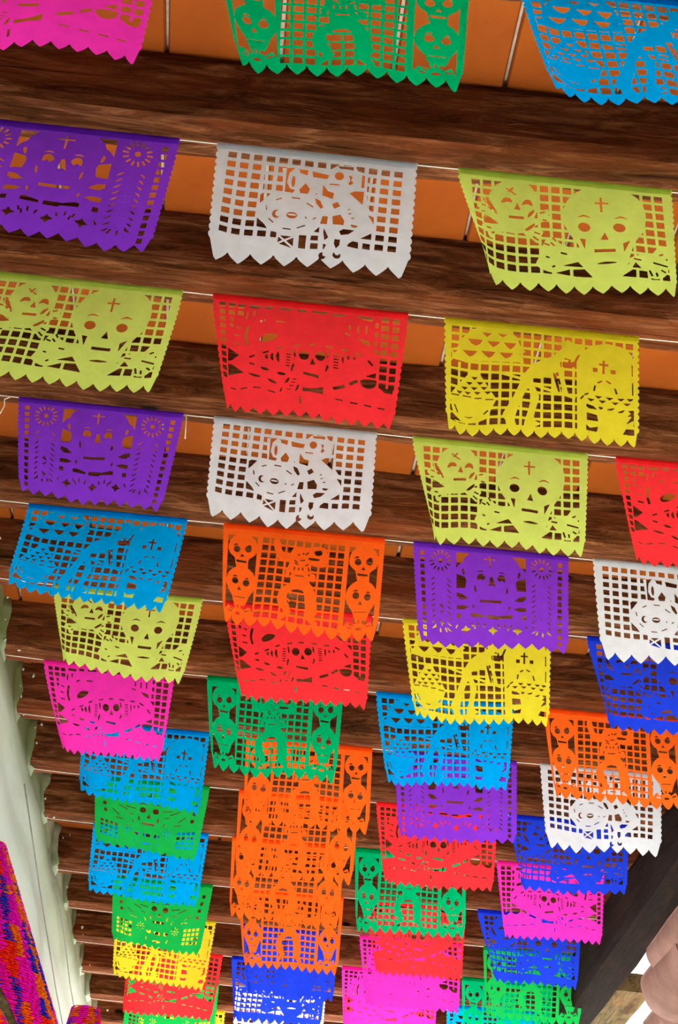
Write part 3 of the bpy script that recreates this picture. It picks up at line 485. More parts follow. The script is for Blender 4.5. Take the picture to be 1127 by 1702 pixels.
  ('e-',(437.5,80.3),10,10.8,0),('-',[(420.4,97.3),(414.5,107.7),(427.3,106.8)]),('-',[(403.6,118.6),(435.1,120.6),(434.4,127.1),(404.5,126.1)]),
  ('-s',[(391.8,73.4),(399.8,64.9),(406.5,68.5),(400.1,70.3)]),('-s',[(431.5,72.3),(439.7,66),(447.9,71.6),(439.9,70.3)]),('e-',(403.8,189.4),10,10.8,0),
  ('e-',(437.9,193.2),10,10.8,0),('-',[(417,204.7),(411.7,218.3),(424.6,217.9)]),('l-',[(401,241.6),(437.9,241.3)],2.6),
  ('-s',[(394.6,176.9),(403.3,170.5),(410.4,174.1),(403.6,175.9)]),('-s',[(432.2,180.3),(439.4,175.2),(445.6,179.9),(439.7,180.1)]),
  ('l-',[(397.9,291.8),(383.4,290.6)],4.7),('l-',[(401.7,284.3),(390,278.7)],4.7),('l-',[(408.5,278.7),(401.8,269.7)],4.7),
  ('l-',[(417.3,276),(416.7,265.3)],4.7),('l-',[(426.1,276.8),(431.9,266.3)],4.7),('l-',[(433.5,280.8),(444.5,272.6)],4.7),
  ('l-',[(438.1,287.4),(452.2,283)],4.7),('-s',[(408.4,295.4),(417.9,288.9),(428.1,294.3),(418.4,298.6)]),
  ('-',[(18.7,36.6),(105.3,36.4),(103.5,288.5),(13.8,287.6)]),
  ('+s',[(61.3,25),(29.2,47.9),(19.9,79.8),(26.9,100.6),(40.1,112.7),(44.6,133.9),(52.8,146.5),(80.1,146.2),(82.5,116.2),(100.5,98),(106.2,73.1),(95.7,44.5)]),
  ('+s',[(59.7,137.6),(26.2,161.8),(16,196.5),(25.9,222.5),(38.2,240),(44.1,258.3),(55.8,270.5),(76.6,270.9),(85.7,253.7),(90.8,238),(104.4,211.1),(106.8,181.1),(92.9,152.9)]),
  ('+',[(47.4,263.3),(73.8,263.1),(72.2,279.5),(94.1,271.7),(102.5,289.7),(13.9,289.8),(26.1,273.8),(47.2,279.6)]),('e-',(46,83.4),10,10.8,0),
  ('e-',(79.7,80.3),10,10.8,0),('-',[(62.6,97.3),(56.8,107.7),(69.6,106.8)]),('-',[(45.8,118.6),(77.3,120.6),(76.6,127.1),(46.7,126.1)]),
  ('-s',[(34,73.4),(42.1,64.9),(48.7,68.5),(42.4,70.3)]),('-s',[(73.8,72.3),(81.9,66),(90.2,71.6),(82.1,70.3)]),('e-',(46,189.4),10,10.8,0),
  ('e-',(80.1,193.2),10,10.8,0),('-',[(59.2,204.7),(54,218.3),(66.9,217.9)]),('l-',[(43.2,241.6),(80.1,241.3)],2.6),
  ('-s',[(36.9,176.9),(45.5,170.5),(52.7,174.1),(45.8,175.9)]),('-s',[(74.5,180.3),(81.6,175.2),(87.9,179.9),(81.9,180.1)]),
  ('l-',[(40.2,291.8),(25.7,290.6)],4.7),('l-',[(43.9,284.3),(32.2,278.7)],4.7),('l-',[(50.8,278.7),(44,269.7)],4.7),
  ('l-',[(59.5,276),(58.9,265.3)],4.7),('l-',[(68.4,276.8),(74.2,266.3)],4.7),('l-',[(75.7,280.8),(86.8,272.6)],4.7),
  ('l-',[(80.3,287.4),(94.4,283)],4.7),('-s',[(50.6,295.4),(60.1,288.9),(70.4,294.3),(60.6,298.6)]),],
 'altar_skull': [
  ('-',[(21.8,26.3),(35.5,26),(35.7,40.9),(22,41.1)]),('-',[(22.1,48.9),(35.8,48.7),(36,63.6),(22.3,63.8)]),
  ('-',[(22.4,71.6),(36,71.4),(36.2,86.2),(22.6,86.4)]),('-',[(22.7,94.2),(36.3,94),(36.5,108.8),(22.9,109)]),
  ('-',[(23,116.7),(36.6,116.6),(36.8,131.4),(23.2,131.5)]),('-',[(23.3,139.3),(36.9,139.1),(37.1,153.9),(23.5,154.1)]),
  ('-',[(23.6,161.8),(37.2,161.7),(37.4,176.5),(23.7,176.6)]),('-',[(23.8,184.3),(37.5,184.2),(37.6,199),(24,199)]),
  ('-',[(24.1,206.7),(37.7,206.7),(37.9,221.4),(24.3,221.5)]),('-',[(24.4,229.2),(38,229.1),(38.2,243.9),(24.6,243.9)]),
  ('-',[(24.7,251.6),(38.3,251.6),(38.5,266.3),(24.9,266.3)]),('-',[(25,274),(38.6,274),(38.8,288.7),(25.2,288.6)]),
  ('-',[(25.3,296.3),(38.8,296.3),(39,311),(25.5,311)]),('e-',(84.9,55.1),6.7,7.5,0),('l-',[(105.3,52.9),(118.6,51.5)],4.9),
  ('l-',[(103.4,62.6),(115.4,67.3)],4.9),('l-',[(97.8,70.8),(106.2,80.7)],4.9),('l-',[(89.7,75.9),(92.8,89)],4.9),('l-',[(80.6,76.8),(77.8,90.5)],4.9),
  ('l-',[(72.4,73.5),(64.3,85.1)],4.9),('l-',[(66.7,66.5),(54.9,73.7)],4.9),('l-',[(64.5,57.2),(51.4,58.6)],4.9),('l-',[(66.5,47.6),(54.5,42.9)],4.9),
  ('l-',[(72,39.4),(63.6,29.5)],4.9),('l-',[(80.1,34.3),(77,21.1)],4.9),('l-',[(89.2,33.3),(92,19.5)],4.9),('l-',[(97.4,36.6),(105.6,24.9)],4.9),
  ('l-',[(103.2,43.6),(115.1,36.3)],4.9),('-s',[(56.7,121.6),(61.6,113.1),(68.7,111.3),(62.7,118.7)]),
  ('-s',[(103.4,110),(111.6,114.9),(118.8,122.2),(110.6,119.6)]),('-s',[(56.9,139.3),(61.9,130.8),(68.9,129),(62.9,136.4)]),
  ('-s',[(103.6,127.8),(111.8,132.7),(119,140),(110.8,137.4)]),('-s',[(57.1,157),(62.1,148.5),(69.1,146.7),(63.1,154.1)]),
  ('-s',[(103.7,145.5),(112,150.5),(119.2,157.8),(111,155.1)]),('-s',[(57.3,174.7),(62.3,166.2),(69.3,164.4),(63.3,171.8)]),
  ('-s',[(103.9,163.3),(112.1,168.2),(119.4,175.5),(111.2,172.9)]),('-s',[(57.5,192.3),(62.5,183.9),(69.6,182),(63.6,189.4)]),
  ('-s',[(104.1,181),(112.3,185.9),(119.6,193.2),(111.4,190.6)]),('-s',[(57.7,209.9),(62.7,201.5),(69.8,199.7),(63.8,207.1)]),
  ('-s',[(104.3,198.7),(112.5,203.6),(119.7,210.9),(111.5,208.3)]),('-s',[(57.9,227.5),(62.9,219.1),(70,217.3),(64,224.7)]),
  ('-s',[(104.5,216.4),(112.7,221.3),(119.9,228.6),(111.7,226)]),('-s',[(58.1,245.1),(63.1,236.7),(70.2,234.9),(64.2,242.3)]),
  ('-s',[(104.7,234),(112.9,239),(120.1,246.3),(111.9,243.6)]),('-s',[(58.3,262.7),(63.3,254.3),(70.4,252.5),(64.4,259.9)]),
  ('-s',[(104.9,251.7),(113.1,256.6),(120.3,263.9),(112.1,261.3)]),('-s',[(58.6,280.2),(63.5,271.9),(70.6,270.1),(64.6,277.4)]),
  ('-s',[(105,269.3),(113.2,274.2),(120.4,281.6),(112.3,278.9)]),('e-',(88.1,111),1.3,1.4,0),('e-',(88.2,120.2),1.3,1.4,0),('e-',(88.3,129.3),1.3,1.4,0),
  ('e-',(88.4,138.5),1.3,1.4,0),('e-',(88.5,147.6),1.3,1.4,0),('e-',(88.6,156.8),1.3,1.4,0),('e-',(88.7,165.9),1.3,1.4,0),('e-',(88.8,175),1.3,1.4,0),
  ('e-',(88.9,184.2),1.3,1.4,0),('e-',(89,193.3),1.3,1.4,0),('e-',(89.1,202.4),1.3,1.4,0),('e-',(89.2,211.5),1.3,1.4,0),('e-',(89.3,220.6),1.3,1.4,0),
  ('e-',(89.4,229.7),1.3,1.4,0),('e-',(89.5,238.8),1.3,1.4,0),('e-',(89.6,247.9),1.3,1.4,0),('e-',(89.7,257),1.3,1.4,0),('e-',(89.8,266.1),1.3,1.4,0),
  ('-s',[(82.8,277),(86.8,273.8),(88,286.1),(83.9,286.5)]),('-s',[(68,266.9),(71.5,262.6),(71.6,274),(65.6,275.6)]),
  ('-s',[(99,271.5),(103,272.3),(108.3,285.5),(102.1,282.6)]),('-',[(134.3,21.5),(175.5,21.7),(159.1,37.3),(154.1,52.3),(143.9,59.2),(133.7,73.5)]),
  ('-',[(134.9,93),(146.3,96.4),(160.7,100.7),(165,111.8),(161.1,137.6),(134.4,139.1)]),
  ('-',[(135.5,153.9),(153.5,157.8),(170.6,171.7),(153.7,175.1),(139.8,173),(142.9,168.6),(134.6,166.6)]),
  ('-',[(135.9,195.1),(156.4,194.3),(172.9,200.2),(156.6,208),(135,207.8)]),('-',[(135.9,222.6),(148.7,222.5),(148.9,236.2),(136.1,236.3)]),
  ('-s',[(150.2,78.7),(156.4,73.5),(159.6,90.4),(155.5,94.3)]),('-s',[(189.4,126.7),(194.1,134.9),(194.2,150.4),(189,142.9)]),
  ('-s',[(184.2,190.5),(188.4,195.9),(186.4,205.2),(182.2,197.6)]),('-s',[(195.7,82.7),(207.1,76.3),(218.6,80.9),(207.1,80.9)]),
  ('-s',[(197,106.3),(199.4,91),(212.4,87.3),(221.8,100.3),(212.6,110.5),(208.4,104.5),(200.1,110.6)]),
  ('-',[(177.2,221),(187.5,218.9),(217.6,226.5),(216.6,233.5),(177.3,232.5)]),
  ('-',[(162.2,259.6),(167.4,268.3),(177.7,272.5),(167.5,279.1),(162.4,288.7),(157.2,280),(148,275.1),(157.1,269.2)]),
  ('l-',[(138.5,258.2),(132.7,269.2)],4.3),('l-',[(179.7,252.4),(183.7,264.5)],4.4),('l-',[(199.7,248.8),(200.7,262.4)],4.4),
  ('l-',[(219.7,253.4),(215.9,266.2)],4.4),('l-',[(187.7,259.3),(190.2,272.3)],4.4),('-',[(458.2,26.3),(444.5,26),(444.3,40.9),(458,41.1)]),
  ('-',[(457.9,48.9),(444.2,48.7),(444,63.6),(457.7,63.8)]),('-',[(457.6,71.6),(444,71.4),(443.8,86.2),(457.4,86.4)]),
  ('-',[(457.3,94.2),(443.7,94),(443.5,108.8),(457.1,109)]),('-',[(457,116.7),(443.4,116.6),(443.2,131.4),(456.8,131.5)]),
  ('-',[(456.7,139.3),(443.1,139.1),(442.9,153.9),(456.5,154.1)]),('-',[(456.4,161.8),(442.8,161.7),(442.6,176.5),(456.3,176.6)]),
  ('-',[(456.2,184.3),(442.5,184.2),(442.4,199),(456,199)]),('-',[(455.9,206.7),(442.3,206.7),(442.1,221.4),(455.7,221.5)]),
  ('-',[(455.6,229.2),(442,229.1),(441.8,243.9),(455.4,243.9)]),('-',[(455.3,251.6),(441.7,251.6),(441.5,266.3),(455.1,266.3)]),
  ('-',[(455,274),(441.4,274),(441.2,288.7),(454.8,288.6)]),('-',[(454.7,296.3),(441.2,296.3),(441,311),(454.5,311)]),('e-',(395.1,55.1),6.7,7.5,0),
  ('l-',[(374.7,52.9),(361.4,51.5)],4.9),('l-',[(376.6,62.6),(364.6,67.3)],4.9),('l-',[(382.2,70.8),(373.8,80.7)],4.9),
  ('l-',[(390.3,75.9),(387.2,89)],4.9),('l-',[(399.4,76.8),(402.2,90.5)],4.9),('l-',[(407.6,73.5),(415.7,85.1)],4.9),
  ('l-',[(413.3,66.5),(425.1,73.7)],4.9),('l-',[(415.5,57.2),(428.6,58.6)],4.9),('l-',[(413.5,47.6),(425.5,42.9)],4.9),
  ('l-',[(408,39.4),(416.4,29.5)],4.9),('l-',[(399.9,34.3),(403,21.1)],4.9),('l-',[(390.8,33.3),(388,19.5)],4.9),('l-',[(382.6,36.6),(374.4,24.9)],4.9),
  ('l-',[(376.8,43.6),(364.9,36.3)],4.9),('-s',[(423.3,121.6),(418.4,113.1),(411.3,111.3),(417.3,118.7)]),
  ('-s',[(376.6,110),(368.4,114.9),(361.2,122.2),(369.4,119.6)]),('-s',[(423.1,139.3),(418.1,130.8),(411.1,129),(417.1,136.4)]),
  ('-s',[(376.4,127.8),(368.2,132.7),(361,140),(369.2,137.4)]),('-s',[(422.9,157),(417.9,148.5),(410.9,146.7),(416.9,154.1)]),
  ('-s',[(376.3,145.5),(368,150.5),(360.8,157.8),(369,155.1)]),('-s',[(422.7,174.7),(417.7,166.2),(410.7,164.4),(416.7,171.8)]),
  ('-s',[(376.1,163.3),(367.9,168.2),(360.6,175.5),(368.8,172.9)]),('-s',[(422.5,192.3),(417.5,183.9),(410.4,182),(416.4,189.4)]),
  ('-s',[(375.9,181),(367.7,185.9),(360.4,193.2),(368.6,190.6)]),('-s',[(422.3,209.9),(417.3,201.5),(410.2,199.7),(416.2,207.1)]),
  ('-s',[(375.7,198.7),(367.5,203.6),(360.3,210.9),(368.5,208.3)]),('-s',[(422.1,227.5),(417.1,219.1),(410,217.3),(416,224.7)]),
  ('-s',[(375.5,216.4),(367.3,221.3),(360.1,228.6),(368.3,226)]),('-s',[(421.9,245.1),(416.9,236.7),(409.8,234.9),(415.8,242.3)]),
  ('-s',[(375.3,234),(367.1,239),(359.9,246.3),(368.1,243.6)]),('-s',[(421.7,262.7),(416.7,254.3),(409.6,252.5),(415.6,259.9)]),
  ('-s',[(375.1,251.7),(366.9,256.6),(359.7,263.9),(367.9,261.3)]),('-s',[(421.4,280.2),(416.5,271.9),(409.4,270.1),(415.4,277.4)]),
  ('-s',[(375,269.3),(366.8,274.2),(359.6,281.6),(367.7,278.9)]),('e-',(391.9,111),1.3,1.4,0),('e-',(391.8,120.2),1.3,1.4,0),
  ('e-',(391.7,129.3),1.3,1.4,0),('e-',(391.6,138.5),1.3,1.4,0),('e-',(391.5,147.6),1.3,1.4,0),('e-',(391.4,156.8),1.3,1.4,0),
  ('e-',(391.3,165.9),1.3,1.4,0),('e-',(391.2,175),1.3,1.4,0),('e-',(391.1,184.2),1.3,1.4,0),('e-',(391,193.3),1.3,1.4,0),('e-',(390.9,202.4),1.3,1.4,0),
  ('e-',(390.8,211.5),1.3,1.4,0),('e-',(390.7,220.6),1.3,1.4,0),('e-',(390.6,229.7),1.3,1.4,0),('e-',(390.5,238.8),1.3,1.4,0),
  ('e-',(390.4,247.9),1.3,1.4,0),('e-',(390.3,257),1.3,1.4,0),('e-',(390.2,266.1),1.3,1.4,0),
  ('-s',[(397.2,277),(393.2,273.8),(392,286.1),(396.1,286.5)]),('-s',[(412,266.9),(408.5,262.6),(408.4,274),(414.4,275.6)]),
  ('-s',[(381,271.5),(377,272.3),(371.7,285.5),(377.9,282.6)]),('-',[(345.7,21.5),(304.5,21.7),(320.9,37.3),(325.9,52.3),(336.1,59.2),(346.3,73.5)]),
  ('-',[(345.1,93),(333.7,96.4),(319.3,100.7),(315,111.8),(318.9,137.6),(345.6,139.1)]),
  ('-',[(344.5,153.9),(326.5,157.8),(309.4,171.7),(326.3,175.1),(340.2,173),(337.1,168.6),(345.4,166.6)]),
  ('-',[(344.1,195.1),(323.6,194.3),(307.1,200.2),(323.4,208),(345,207.8)]),('-',[(344.1,222.6),(331.3,222.5),(331.1,236.2),(343.9,236.3)]),
  ('-s',[(329.8,78.7),(323.6,73.5),(320.4,90.4),(324.5,94.3)]),('-s',[(290.6,126.7),(285.9,134.9),(285.8,150.4),(291,142.9)]),
  ('-s',[(295.8,190.5),(291.6,195.9),(293.6,205.2),(297.8,197.6)]),('-s',[(284.3,82.7),(272.9,76.3),(261.4,80.9),(272.9,80.9)]),
  ('-s',[(283,106.3),(280.6,91),(267.6,87.3),(258.2,100.3),(267.4,110.5),(271.6,104.5),(279.9,110.6)]),
  ('-',[(302.8,221),(292.5,218.9),(262.4,226.5),(263.4,233.5),(302.7,232.5)]),
  ('-',[(317.8,259.6),(312.6,268.3),(302.3,272.5),(312.5,279.1),(317.6,288.7),(322.8,280),(332,275.1),(322.9,269.2)]),
  ('l-',[(341.5,258.2),(347.3,269.2)],4.3),('l-',[(300.3,252.4),(296.3,264.5)],4.4),('l-',[(280.3,248.8),(279.3,262.4)],4.4),
  ('l-',[(260.3,253.4),(264.1,266.2)],4.4),('l-',[(292.3,259.3),(289.8,272.3)],4.4),('l-',[(235.9,26.2),(236.2,65.1)],4.4),
  ('l-',[(216.2,37),(254.8,36.4)],3.9),('-',[(232.4,128.2),(237.4,96.4),(244.7,96.2),(252.8,128.4),(242.8,123.6)]),
  ('-',[(205.3,175.3),(271.3,173),(271.4,182.2),(205.3,183.9)]),('-',[(226.4,223.9),(263.8,224),(261.3,237.5),(226.4,235.4)]),
  ('-',[(243.7,259.8),(249,269.6),(259.4,273.9),(249.1,280),(243.9,289.6),(238.7,280.9),(229.3,275.4),(238.6,269.4)]),],
 'wide_hat_skull': [
  ('g',[(36,215),(100,225),(100,285),(36,278)],4,4,0.66,0.64),('-',[(28.5,52),(43.5,53.2),(43.5,69.2),(28.5,68)]),
  ('-',[(33.5,86),(48.5,87.2),(48.5,103.2),(33.5,102)]),('-',[(38.5,120),(53.5,121.2),(53.5,137.2),(38.5,136)]),
  ('-',[(43.5,154),(58.5,155.2),(58.5,171.2),(43.5,170)]),('l-',[(80,40),(130,34)],4),('l-',[(150,32),(205,28)],4),('l-',[(95,66),(140,72)],4),
  ('l-',[(84,96),(120,108)],4),('l-',[(128,98),(160,104)],4),('l-',[(108,128),(150,150)],4),('l-',[(140,130),(182,138)],4),('l-',[(80,150),(112,178)],4),
  ('l-',[(150,160),(172,168)],4),('l-',[(190,60),(226,54)],4),('l-',[(96,188),(130,196)],4),('l-',[(162,235),(172,235)],3.5),
  ('l-',[(159.1,242.1),(166.1,249.1)],3.5),('l-',[(152,245),(152,255)],3.5),('l-',[(144.9,242.1),(137.9,249.1)],3.5),('l-',[(142,235),(132,235)],3.5),
  ('l-',[(144.9,227.9),(137.9,220.9)],3.5),('l-',[(152,225),(152,215)],3.5),('l-',[(159.1,227.9),(166.1,220.9)],3.5),('e-',(152,235),4,4,0),
  ('e-',(212,142),14,13,0),('-s',[(190,116),(212,108),(232,118),(212,114)]),('-',[(180,252),(205,246),(208,260),(196,264)]),
  ('l-',[(184,280),(188,296)],4),('l-',[(168,190),(176,206)],4),('-s',[(196,170),(202,182),(200,196),(194,184)]),
  ('g',[(444,215),(380,225),(380,285),(444,278)],4,4,0.66,0.64),('-',[(451.5,52),(436.5,53.2),(436.5,69.2),(451.5,68)]),
  ('-',[(446.5,86),(431.5,87.2),(431.5,103.2),(446.5,102)]),('-',[(441.5,120),(426.5,121.2),(426.5,137.2),(441.5,136)]),
  ('-',[(436.5,154),(421.5,155.2),(421.5,171.2),(436.5,170)]),('l-',[(400,40),(350,34)],4),('l-',[(330,32),(275,28)],4),('l-',[(385,66),(340,72)],4),
  ('l-',[(396,96),(360,108)],4),('l-',[(352,98),(320,104)],4),('l-',[(372,128),(330,150)],4),('l-',[(340,130),(298,138)],4),
  ('l-',[(400,150),(368,178)],4),('l-',[(330,160),(308,168)],4),('l-',[(290,60),(254,54)],4),('l-',[(384,188),(350,196)],4),
  ('l-',[(318,235),(308,235)],3.5),('l-',[(320.9,242.1),(313.9,249.1)],3.5),('l-',[(328,245),(328,255)],3.5),('l-',[(335.1,242.1),(342.1,249.1)],3.5),
  ('l-',[(338,235),(348,235)],3.5),('l-',[(335.1,227.9),(342.1,220.9)],3.5),('l-',[(328,225),(328,215)],3.5),('l-',[(320.9,227.9),(313.9,220.9)],3.5),
  ('e-',(328,235),4,4,0),('e-',(268,142),14,13,0),('-s',[(290,116),(268,108),(248,118),(268,114)]),('-',[(300,252),(275,246),(272,260),(284,264)]),
  ('l-',[(296,280),(292,296)],4),('l-',[(312,190),(304,206)],4),('-s',[(284,170),(278,182),(280,196),(286,184)]),('-',[(240,158),(230,178),(250,178)]),
  ('-',[(212,200),(268,200),(268,210),(212,210)]),('-',[(222,250),(258,250),(254,264),(226,264)]),('-s',[(218,295),(240,291),(262,295),(240,302)]),
  ('l-',[(240,60),(240,95)],5),('l-',[(226,74),(254,74)],5),],
}
SHEET_W, SHEET_H = 480.0, 335.0
#            teeth, depth, power, side bumps, bump depth
EDGES = {'musician': (9, 29, .78, 13, 5.5), 'two_skulls': (12, 24, .7, 17, 4.5), 'hat_lady': (14, 20, .72, 15, 5.0),
         'gravedigger': (15, 22, .58, 15, 6.0), 'dancer': (12, 30, .58, 28, 3.5), 'altar_skull': (12, 20, .85, 18, 5.0),
         'wide_hat_skull': (13, 18, .75, 17, 4.0)}
RES = 2.5        # raster samples per mm
def smooth_poly(p, n=6):
    p = np.array(p, float); out = []
    a, b, c, d = np.roll(p, 1, 0), p, np.roll(p, -1, 0), np.roll(p, -2, 0)
    for t in np.arange(n) / n:
        out.append(.5 * (2*b + (c-a)*t + (2*a-5*b+4*c-d)*t*t + (3*b-a-3*c+d)*t**3))
    return np.stack(out, 1).reshape(-1, 2)
def design_field(name):
    W, H = int(SHEET_W*RES), int(SHEET_H*RES)
    m = np.zeros((H, W), bool)
    def fill(pts, val):
        pts = np.asarray(pts, float) * RES
        x0, y0 = np.maximum(np.floor(pts.min(0)).astype(int), 0)
        x1, y1 = np.minimum(np.ceil(pts.max(0)).astype(int)+1, (W, H))
        if x1 <= x0 or y1 <= y0: return
        flip = np.zeros((y1-y0, x1-x0+1), np.uint8)
        for (ax, ay), (bx, by) in zip(pts, np.roll(pts, -1, 0)):
            if ay > by: ax, ay, bx, by = bx, by, ax, ay
            r = np.arange(max(math.ceil(ay-.5), y0), min(math.ceil(by-.5), y1))
            if len(r) == 0: continue
            xs = np.clip(np.ceil((bx-ax)*(r+.5-ay)/(by-ay)+ax-.5).astype(int)-x0, 0, x1-x0)
            flip[r-y0, xs] ^= 1
        ins = np.bitwise_xor.accumulate(flip, 1)[:, :-1].astype(bool)
        m[y0:y1, x0:x1][ins] = val
    def disc(c, rx, ry, rot, val):
        t = np.linspace(0, 2*math.pi, 29)[:-1]; a = math.radians(rot)
        x, y = rx*np.cos(t), ry*np.sin(t)
        fill(np.stack([c[0]+x*math.cos(a)-y*math.sin(a), c[1]+x*math.sin(a)+y*math.cos(a)], 1), val)
    # outline with scalloped sides and a toothed bottom edge
    n, dep, pw, nb, bd = EDGES[name]
    out = []
    tooth_w = SHEET_W/n
    sb = lambda s: bd*(1-abs(math.sin(math.pi*s*nb))**.7)
    ys = np.linspace(0, SHEET_H-dep*1.9, 140)
    for i, y in enumerate(ys): out.append((SHEET_W-1-sb(i/139), y))
    for k in range(n-1, -1, -1):
        for j in range(17):
            s = 1-2*j/16.0
            if (k == n-1 and s > .25) or (k == 0 and s < -.25): continue
            out.append(((k+.5+s/2)*tooth_w, SHEET_H-dep+dep*(1-abs(s))**pw-.8))
    for i in range(139, -1, -1): out.append((1+sb(i/139), ys[i]))
    fill(out, True)
    for o in DESIGNS[name]:
        k = o[0]
        if k == 'g':
            c, nx, ny, fx, fy = o[1:]
            c = np.array(c, float)
            f = lambda a, b: c[0]*(1-a)*(1-b)+c[1]*a*(1-b)+c[2]*a*b+c[3]*(1-a)*b
            for i in range(nx):
                for j in range(ny):
                    q = [f((i+sx*fx/2)/(nx-1), (j+sy*fy/2)/(ny-1)) for sx, sy in ((-1,-1),(1,-1),(1,1),(-1,1))]
                    fill(q, False)
        elif k[0] == 'e': disc(o[1], o[2], o[3], o[4], k[1] == '+')
        elif k[0] == 'l':
            v = k[1] == '+'; p = np.array(o[1], float); w = max(o[2], 2.0)/2
            for a, b in zip(p[:-1], p[1:]):
                d = (b-a)/max(np.linalg.norm(b-a), 1e-6); nn = np.array([-d[1], d[0]])*w
                fill([a+nn, b+nn, b-nn, a-nn], v)
            for a in p[1:-1]: disc(a, w, w, 0, v)
            if v:
                for a in (p[0], p[-1]): disc(a, w, w, 0, v)
        else: fill(smooth_poly(o[1]) if k.endswith('s') else o[1], k[0] == '+')
    return m

def contours(f):
    """oriented iso-lines of field f (2-D array, zero on the border) at 0.5, in sample coordinates"""
    i = (f > .5).astype(int)
    code = i[:-1, :-1] + 2*i[:-1, 1:] + 4*i[1:, 1:] + 8*i[1:, :-1]
    T = {1: 'LT', 2: 'TR', 4: 'RB', 8: 'BL', 3: 'LR', 6: 'TB', 12: 'RL', 9: 'BT', 5: 'LTRB', 10: 'TRBL', 7: 'LB', 11: 'BR', 13: 'RT', 14: 'TL'}
    H, W = f.shape
    eid = {'T': lambda y, x: (y*W+x)*2, 'B': lambda y, x: ((y+1)*W+x)*2, 'L': lambda y, x: (y*W+x)*2+1, 'R': lambda y, x: (y*W+x+1)*2+1}
    nxt = {}
    ys, xs = np.nonzero((code > 0) & (code < 15))
    for y, x in zip(ys.tolist(), xs.tolist()):
        s = T[int(code[y, x])]
        for k in range(0, len(s), 2): nxt[eid[s[k]](y, x)] = eid[s[k+1]](y, x)
    loops = []
    def pos(e):
        v = e & 1; x = (e >> 1) % W; y = (e >> 1)//W
        a = f[y, x]; b_ = f[y+1, x] if v else f[y, x+1]
        t = (.5-a)/(b_-a)
        return (x, y+t) if v else (x+t, y)
    while nxt:
        s, e = nxt.popitem(); lp = [s]
        while e != s: lp.append(e); e = nxt.pop(e)
        loops.append(np.array([pos(k) for k in lp]))
    return loops
def simplify(p, tol):
    n = len(p); a = 0; b_ = int(np.argmax(((p-p[0])**2).sum(1)))
    keep = np.zeros(n+1, bool); keep[[0, b_, n]] = True; q = np.vstack([p, p[:1]])
    st = [(0, b_), (b_, n)]
    while st:
        i, j = st.pop()
        if j-i < 2: continue
        d = q[j]-q[i]; L = math.hypot(*d); r = q[i+1:j]-q[i]
        dist = np.abs(r[:, 0]*d[1]-r[:, 1]*d[0])/L if L > 1e-9 else np.hypot(r[:, 0], r[:, 1])
        k = int(np.argmax(dist))
        if dist[k] > tol: k += i+1; keep[k] = True; st += [(i, k), (k, j)]
    return q[:-1][keep[:-1]]
def sheet(name):
    m = design_field(name).astype(np.float32)
    p = np.pad(m, 2)
    bl = sum(p[1+dy:p.shape[0]-1+dy, 1+dx:p.shape[1]-1+dx] for dy in (-1, 0, 1) for dx in (-1, 0, 1))/9
    f = np.pad(bl[::2, ::2], 1); off = -1-.5   # grid sample (i) sits at raster 2*(i-1)-1(+.5)
    V, E = [], []
    for lp in contours(f):
        x, y = lp[:, 0], lp[:, 1]
        if abs((x*np.roll(y, -1)-y*np.roll(x, -1)).sum())/2 < 8: continue
        s = simplify(lp, .28); n0 = len(V)
        if len(s) < 3: continue
        V += [((2*(a-1)-1+.5)/RES, (2*(b_-1)-1+.5)/RES) for a, b_ in s.tolist()]
        E += [(n0+k, n0+(k+1) % len(s)) for k in range(len(s))]
    def inside(px, py):
        gx = (px*RES-.5+1)/2+1; gy = (py*RES-.5+1)/2+1
        x0 = np.clip(gx.astype(int), 0, f.shape[1]-2); y0 = np.clip(gy.astype(int), 0, f.shape[0]-2); tx, ty = gx-x0, gy-y0
        return (f[y0, x0]*(1-tx)+f[y0, x0+1]*tx)*(1-ty)+(f[y0+1, x0]*(1-tx)+f[y0+1, x0+1]*tx)*ty
    gx, gy = np.meshgrid(np.arange(4, SHEET_W-3, 11.0), np.arange(4, SHEET_H-3, 11.0)); gx[1::2] += 5.5
    gx, gy = gx.ravel(), gy.ravel(); ok = np.ones(len(gx), bool)
    for dx, dy in ((0, 0), (2.2, 0), (-2.2, 0), (0, 2.2), (0, -2.2)): ok &= inside(gx+dx, gy+dy) > .9
    V += list(zip(gx[ok].tolist(), gy[ok].tolist()))
    r = delaunay_2d_cdt([Vector(v) for v in V], E, [], 0, 1e-5)
    P = np.array([tuple(v) for v in r[0]]); F = np.array([tuple(t) for t in r[2] if len(t) == 3])
    c = P[F].mean(1); F = F[inside(c[:, 0], c[:, 1]) > .5]
    used = np.unique(F); remap = np.full(len(P), -1); remap[used] = np.arange(len(used))
    return P[used], remap[F]
SHEETS = {k: sheet(k) for k in DESIGNS}
HEIGHT = {'musician': .318, 'dancer': .352, 'hat_lady': .332}
MOTIF = {'musician': 'skeleton trumpeter and drum', 'two_skulls': 'two skulls and crossed hands', 'hat_lady': 'skull lady in wide hat',
         'gravedigger': 'gravedigger and tombstone', 'dancer': 'dancer between skull columns', 'altar_skull': 'altar skull between flower pillars',
         'wide_hat_skull': 'skull, rays and rosettes'}
CNAME = {'sky_blue': 'sky-blue', 'deep_blue': 'deep blue', 'bright_green': 'bright green', 'lime': 'lime-yellow', 'green': 'emerald green'}
